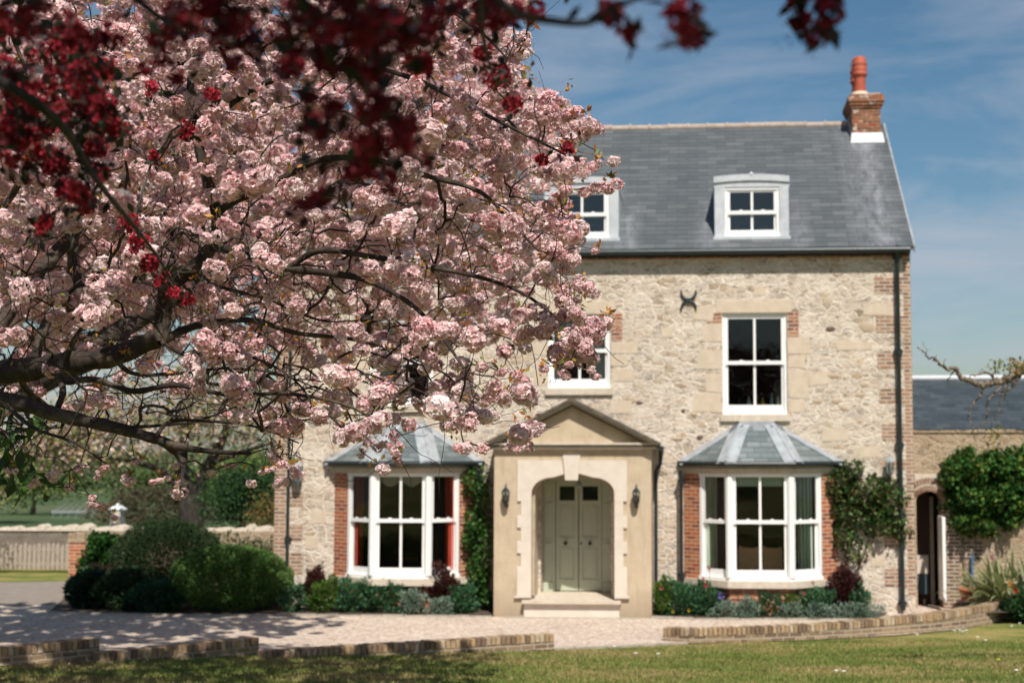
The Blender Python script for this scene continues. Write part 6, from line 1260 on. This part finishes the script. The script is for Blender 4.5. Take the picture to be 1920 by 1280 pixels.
bush('hedge_shrub', (bx, 60, .6), (2.6, 1.0, 1.0), 4500, .16, [(.10, .08, .05), (.14, .11, .07), (.08, .09, .04)], 'brownish bare hedge shrub between the blossom tree trunk and the glasshouse', 'hedge', lump=.2, shell=.6)
bx = P(415, 1010, 36.5).x
bush('wall_shrub', (PX(470, 30.4), 30.4, .75), (.75, .4, .55), 1600, .09, [(.06, .10, .03), (.09, .12, .04), (.03, .06, .02)], 'loose green and bronze shrub between the bright dome and the garden wall', 'shrub', 'leaf', lump=.4, shell=.9)
for (px_, py_, Yt, rx, rz, cc_, lb) in ((60, 985, 75, 3.2, 1.5, [(.16,.22,.06),(.22,.26,.09),(.11,.17,.05)], 'pale green rounded tree in the field at the far left'), (250, 985, 85, 3.4, 1.7, [(.10,.16,.05),(.15,.21,.07),(.20,.22,.10)], 'soft green tree in the field behind the blossom tree'),
      (430, 985, 66, 2.2, 1.9, [(.09,.16,.04),(.14,.21,.05),(.20,.25,.08)], 'yellowish green tree between blossom trunk and house corner, beyond the wall'), (-60, 985, 60, 3.0, 1.9, [(.12,.18,.05),(.18,.22,.08)], 'bushy green tree beyond the far wall, cut by the left edge')):
    x_ = P(px_, py_, Yt).x; z_ = terr(x_, Yt)
    bgtree('field_tree', (x_, Yt, z_), [([None, (x_ + .1, Yt, z_ + 1.0), (x_, Yt, z_ + 2.2)], .16, .06)], [((x_, Yt, z_ + 1.9), (rx, 2, rz), .7), ((x_ + rx*.4, Yt, z_ + 2.5), (rx*.5, 1.3, rz*.5), .3)], 5200, .2, cc_, lb, nt=120, floor=z_ + .5, seg=.5)
# glasshouse and hive beyond the wall
ghx = P(158, 985, 70).x; gh = empty('glasshouse', (ghx, 70, -.2), 'small pale framed glasshouse in the field beyond the garden wall', 'glasshouse'); s = MB(); gw_, gh_ = 1.25, PZ(960, 70)
for i in range(7):
    x = ghx - gw_ + 2*gw_*i/6; s.tube([(x, 69, -.3), (x * .9 + ghx * .1, 69, gh_ * .9), (x*.75 + ghx*.25, 70, gh_ + .35)], .012, 4)
    s.tube([(x, 71, -.3), (x * .9 + ghx * .1, 71, gh_ * .9), (x*.75 + ghx*.25, 70, gh_ + .35)], .012, 4)
for z in (-.2, gh_*.45, gh_*.9): s.tube([(ghx - gw_, 69, z), (ghx + gw_, 69, z)], .03, 5)
s.build('glazing_bars', M['greymetal'], gh); s = MB(); s.quad((ghx - gw_, 69.02, -.3), (ghx + gw_, 69.02, -.3), (ghx + gw_*.9, 69.02, gh_*.9), (ghx - gw_*.9, 69.02, gh_*.9)); s.build('pane', M['glass_hi'], gh)
hx = P(216, 975, 48).x; hv = empty('beehive', (hx, 48, 0), 'white stacked box with a pitched lid standing beyond the garden wall', 'beehive'); s = MB(); zz = 0.
for i in range(4): s.box(hx - .2 + .012*i, hx + .2 - .012*i, 48, 48.4, .18 + i*.235, .18 + i*.235 + .225)
s.build('hive_boxes', M['surround'], hv); s = MB(); z0_ = .18 + 4*.235; s.add([(hx-.24, 47.96, z0_), (hx+.24, 47.96, z0_), (hx+.24, 48.44, z0_), (hx-.24, 48.44, z0_), (hx, 48.2, z0_ + .22)], [(3,2,1,0), (0,1,4), (1,2,4), (2,3,4), (3,0,4)]); s.build('lid', M['white'], hv)
s = MB(); [s.box(hx + a - .02, hx + a + .02, 48.2 + b - .02, 48.2 + b + .02, -.02, .179) for a in (-.15, .15) for b in (-.15, .15)]; s.build('leg', M['wood'], hv)
# far woods: one mass nobody could count
pts = []
for i in range(170):
    x = rng.uniform(-230, 40); y = rng.uniform(230, 420); r = rng.uniform(2.5, 5); p, d = blob_pts((x, y, farz(x, y) + r*.5), (r*1.5, r, r*.8), 240, rng, .4, .2); pts.append(p)
pts = np.concatenate(pts); v, f, c = leaves(pts, 1.3, pal([(.05, .075, .045), (.035, .06, .035), (.07, .085, .05)], len(pts), rng), rng=rng, aspect=.8)
tag(npmesh('distant_woods', v, f, M['leafmatte'], None, c), 'hazy dark woods and hedgerows along the far fields', 'woods', kind='stuff')
# ------------------------------------------------------------------ gnarled bare branches from the tree at the right
rng = np.random.default_rng(77)
rtree = empty('gnarled_tree', (7.6, 19.5, gz(19.5)), 'gnarled bare branches reaching in from the right edge over the wing roof', 'tree'); b0 = np.array([7.6, 19.5, gz(19.5) - .1]); L4 = []
def l4(pts, r0, r1):
    q = catmull(pts, 6); q = q + rng.normal(size=q.shape) * .012; L4.append((q, list(np.linspace(r0, r1, len(q)))))
tk = [b0, b0 + [.1, 0, 1.3], b0 + [-.1, 0, 2.5], b0 + [-.5, 0, 3.6]]; l4(tk, .2, .1); l4([tk[-2], b0 + [.8, .3, 3.6], b0 + [1.4, .4, 4.8]], .11, .03)
Yb = 19.0
l4([tk[-1], PV(2080, 640, Yb), PV(1990, 680, Yb), PV(1920, 693, Yb), PV(1895, 708, Yb), PV(1870, 716, Yb), PV(1848, 720, Yb), PV(1822, 716, Yb), PV(1802, 706, Yb), PV(1792, 692, Yb), PV(1770, 688, Yb), PV(1757, 676, Yb), PV(1740, 668, Yb), PV(1722, 650, Yb)], .07, .008)
l4([PV(1870, 714, Yb), PV(1850, 700, Yb), PV(1830, 702, Yb), PV(1812, 710, Yb)], .018, .008); l4([PV(1848, 720, Yb), PV(1838, 742, Yb), PV(1822, 762, Yb), PV(1818, 785, Yb), PV(1826, 805, Yb), PV(1828, 830, Yb)], .017, .005)
l4([PV(1885, 712, Yb), PV(1868, 735, Yb), PV(1852, 752, Yb), PV(1852, 770, Yb), PV(1848, 788, Yb), PV(1838, 795, Yb)], .017, .006); l4([PV(1895, 708, Yb), PV(1878, 740, Yb), PV(1876, 762, Yb), PV(1870, 778, Yb), PV(1860, 788, Yb)], .013, .005)
l4([PV(1920, 693, Yb), PV(1905, 715, Yb), PV(1888, 735, Yb), PV(1874, 740, Yb)], .03, .01); l4([PV(1792, 692, Yb), PV(1782, 705, Yb), PV(1776, 722, Yb)], .012, .004)
tt = np.array([PV(x, y, Yb + rng.uniform(-.3, .3)) for x, y in [(1756, 665), (1730, 640), (1775, 672), (1800, 690), (1865, 690), (1880, 770), (1850, 800), (1890, 760), (1868, 690), (1903, 690), (1835, 700), (1860, 815), (1745, 655), (1882, 705)]])
tubes('trunk', grow(L4, np.concatenate([tt, b0 + rng.normal(size=(60, 3))*[1.2, 1.2, .7] + [2.6, .5, 5.2]]), rng, r_tip=.004, seg=.12, sag=.02, wob=.08, center=b0 + [0, 0, 3]), M['bark_grey'], rtree)
lv = []
for (x, y, n) in ((1868, 686, 60), (1862, 812, 30), (1905, 688, 70), (1915, 685, 60), (1865, 828, 20), (1875, 800, 12)):
    for _ in range(n): lv.append(PV(x + rng.normal()*9, y + rng.normal()*8, Yb + rng.normal()*.12))
lv = np.concatenate([np.array(lv), b0 + rng.normal(size=(900, 3))*[1.1, 1.1, .6] + [2.9, .5, 5.4]]); v, f, c = leaves(lv, .06, pal([(.22, .20, .04), (.14, .17, .04), (.30, .16, .04)], len(lv), rng), rng=rng); npmesh('crown', v, f, M['leaf'], rtree, c)
# ------------------------------------------------------------------ grass blades on the visible lawn, daisies
rng = np.random.default_rng(3); n = 150000; gx = rng.uniform(-10, 7.5, n); gy_ = rng.uniform(13.5, 24.3, n)
ex = np.array([p.x for p in EDGE]); ey = np.array([p.y for p in EDGE]); lim = np.interp(gx, ex, ey); lim = np.where(gx > ex[-1], 30, lim); m_ = gy_ < lim - .03
gx, gy_ = gx[m_], gy_[m_]; gzv = np.array([gz(y) for y in gy_]); pos = np.stack([gx, gy_, gzv - .004], 1)
patch = np.sin(gx*1.3 + 1.1*np.sin(gy_*.9)) * np.sin(gy_*1.7 + gx*.5) + rng.normal(size=len(gx))*.35
cols = np.where(patch[:, None] > .18, np.array([[.33, .26, .115]]), np.array([[.14, .19, .042]])) * rng.uniform(.6, 1.35, (len(gx), 1))
v, f, c = leaves(pos, .045, cols, rng=rng, aspect=.16, up=(0, 0, 1.6), jit=.5)
tag(npmesh('grass_blades', v, f, M['leafmatte'], None, c), 'short mown grass blades of the sunlit and shaded lawn', 'grass', kind='stuff')
dl_ = [(1192, 1231), (1152, 1218), (1234, 1232), (1568, 1265), (1582, 1266), (1720, 1195), (1790, 1188), (1800, 1187), (1812, 1187), (1806, 1189), (1833, 1200), (1906, 1264), (1897, 1179), (1912, 1174), (1848, 1206)]
DM = mat('daisy_white', (.8, .8, .76), .6)
src = None
NTH = ['first', 'second', 'third', 'fourth', 'fifth', 'sixth', 'seventh', 'eighth', 'ninth', 'tenth', 'eleventh', 'twelfth', 'thirteenth', 'fourteenth', 'last']
for q_i, (x, y) in enumerate(sorted(dl_)):
    p = PG(x, y)
    if src is None:
        s = MB(); s.lathe((0, 0, .05), [(.0, 0), (.028, .008), (.030, .012), (.012, .016), (0, .018)], 10); s.tube([(0, 0, 0), (0, 0, .05)], .002, 4); o = s.build('daisy', DM); src = o
    else: o = src.copy(); C.objects.link(o)
    o.location = p; tag(o, 'tiny white daisy in the short lawn, %s of the daisies counted from the left' % NTH[q_i], 'flower', 'daisies in the lawn')
p = PG(1872, 1243); o = src.copy(); C.objects.link(o); o.location = p; o.data = src.data.copy(); o.data.materials[0] = mat('dandelion_yellow', (.75, .55, .02), .6); o['group'] = 'yellow lawn flowers'; tag(o, 'yellow dandelion alone in the right part of the lawn', 'flower'); o.name = 'dandelion'
print('verts', sum(len(m.vertices) for m in bpy.data.meshes))
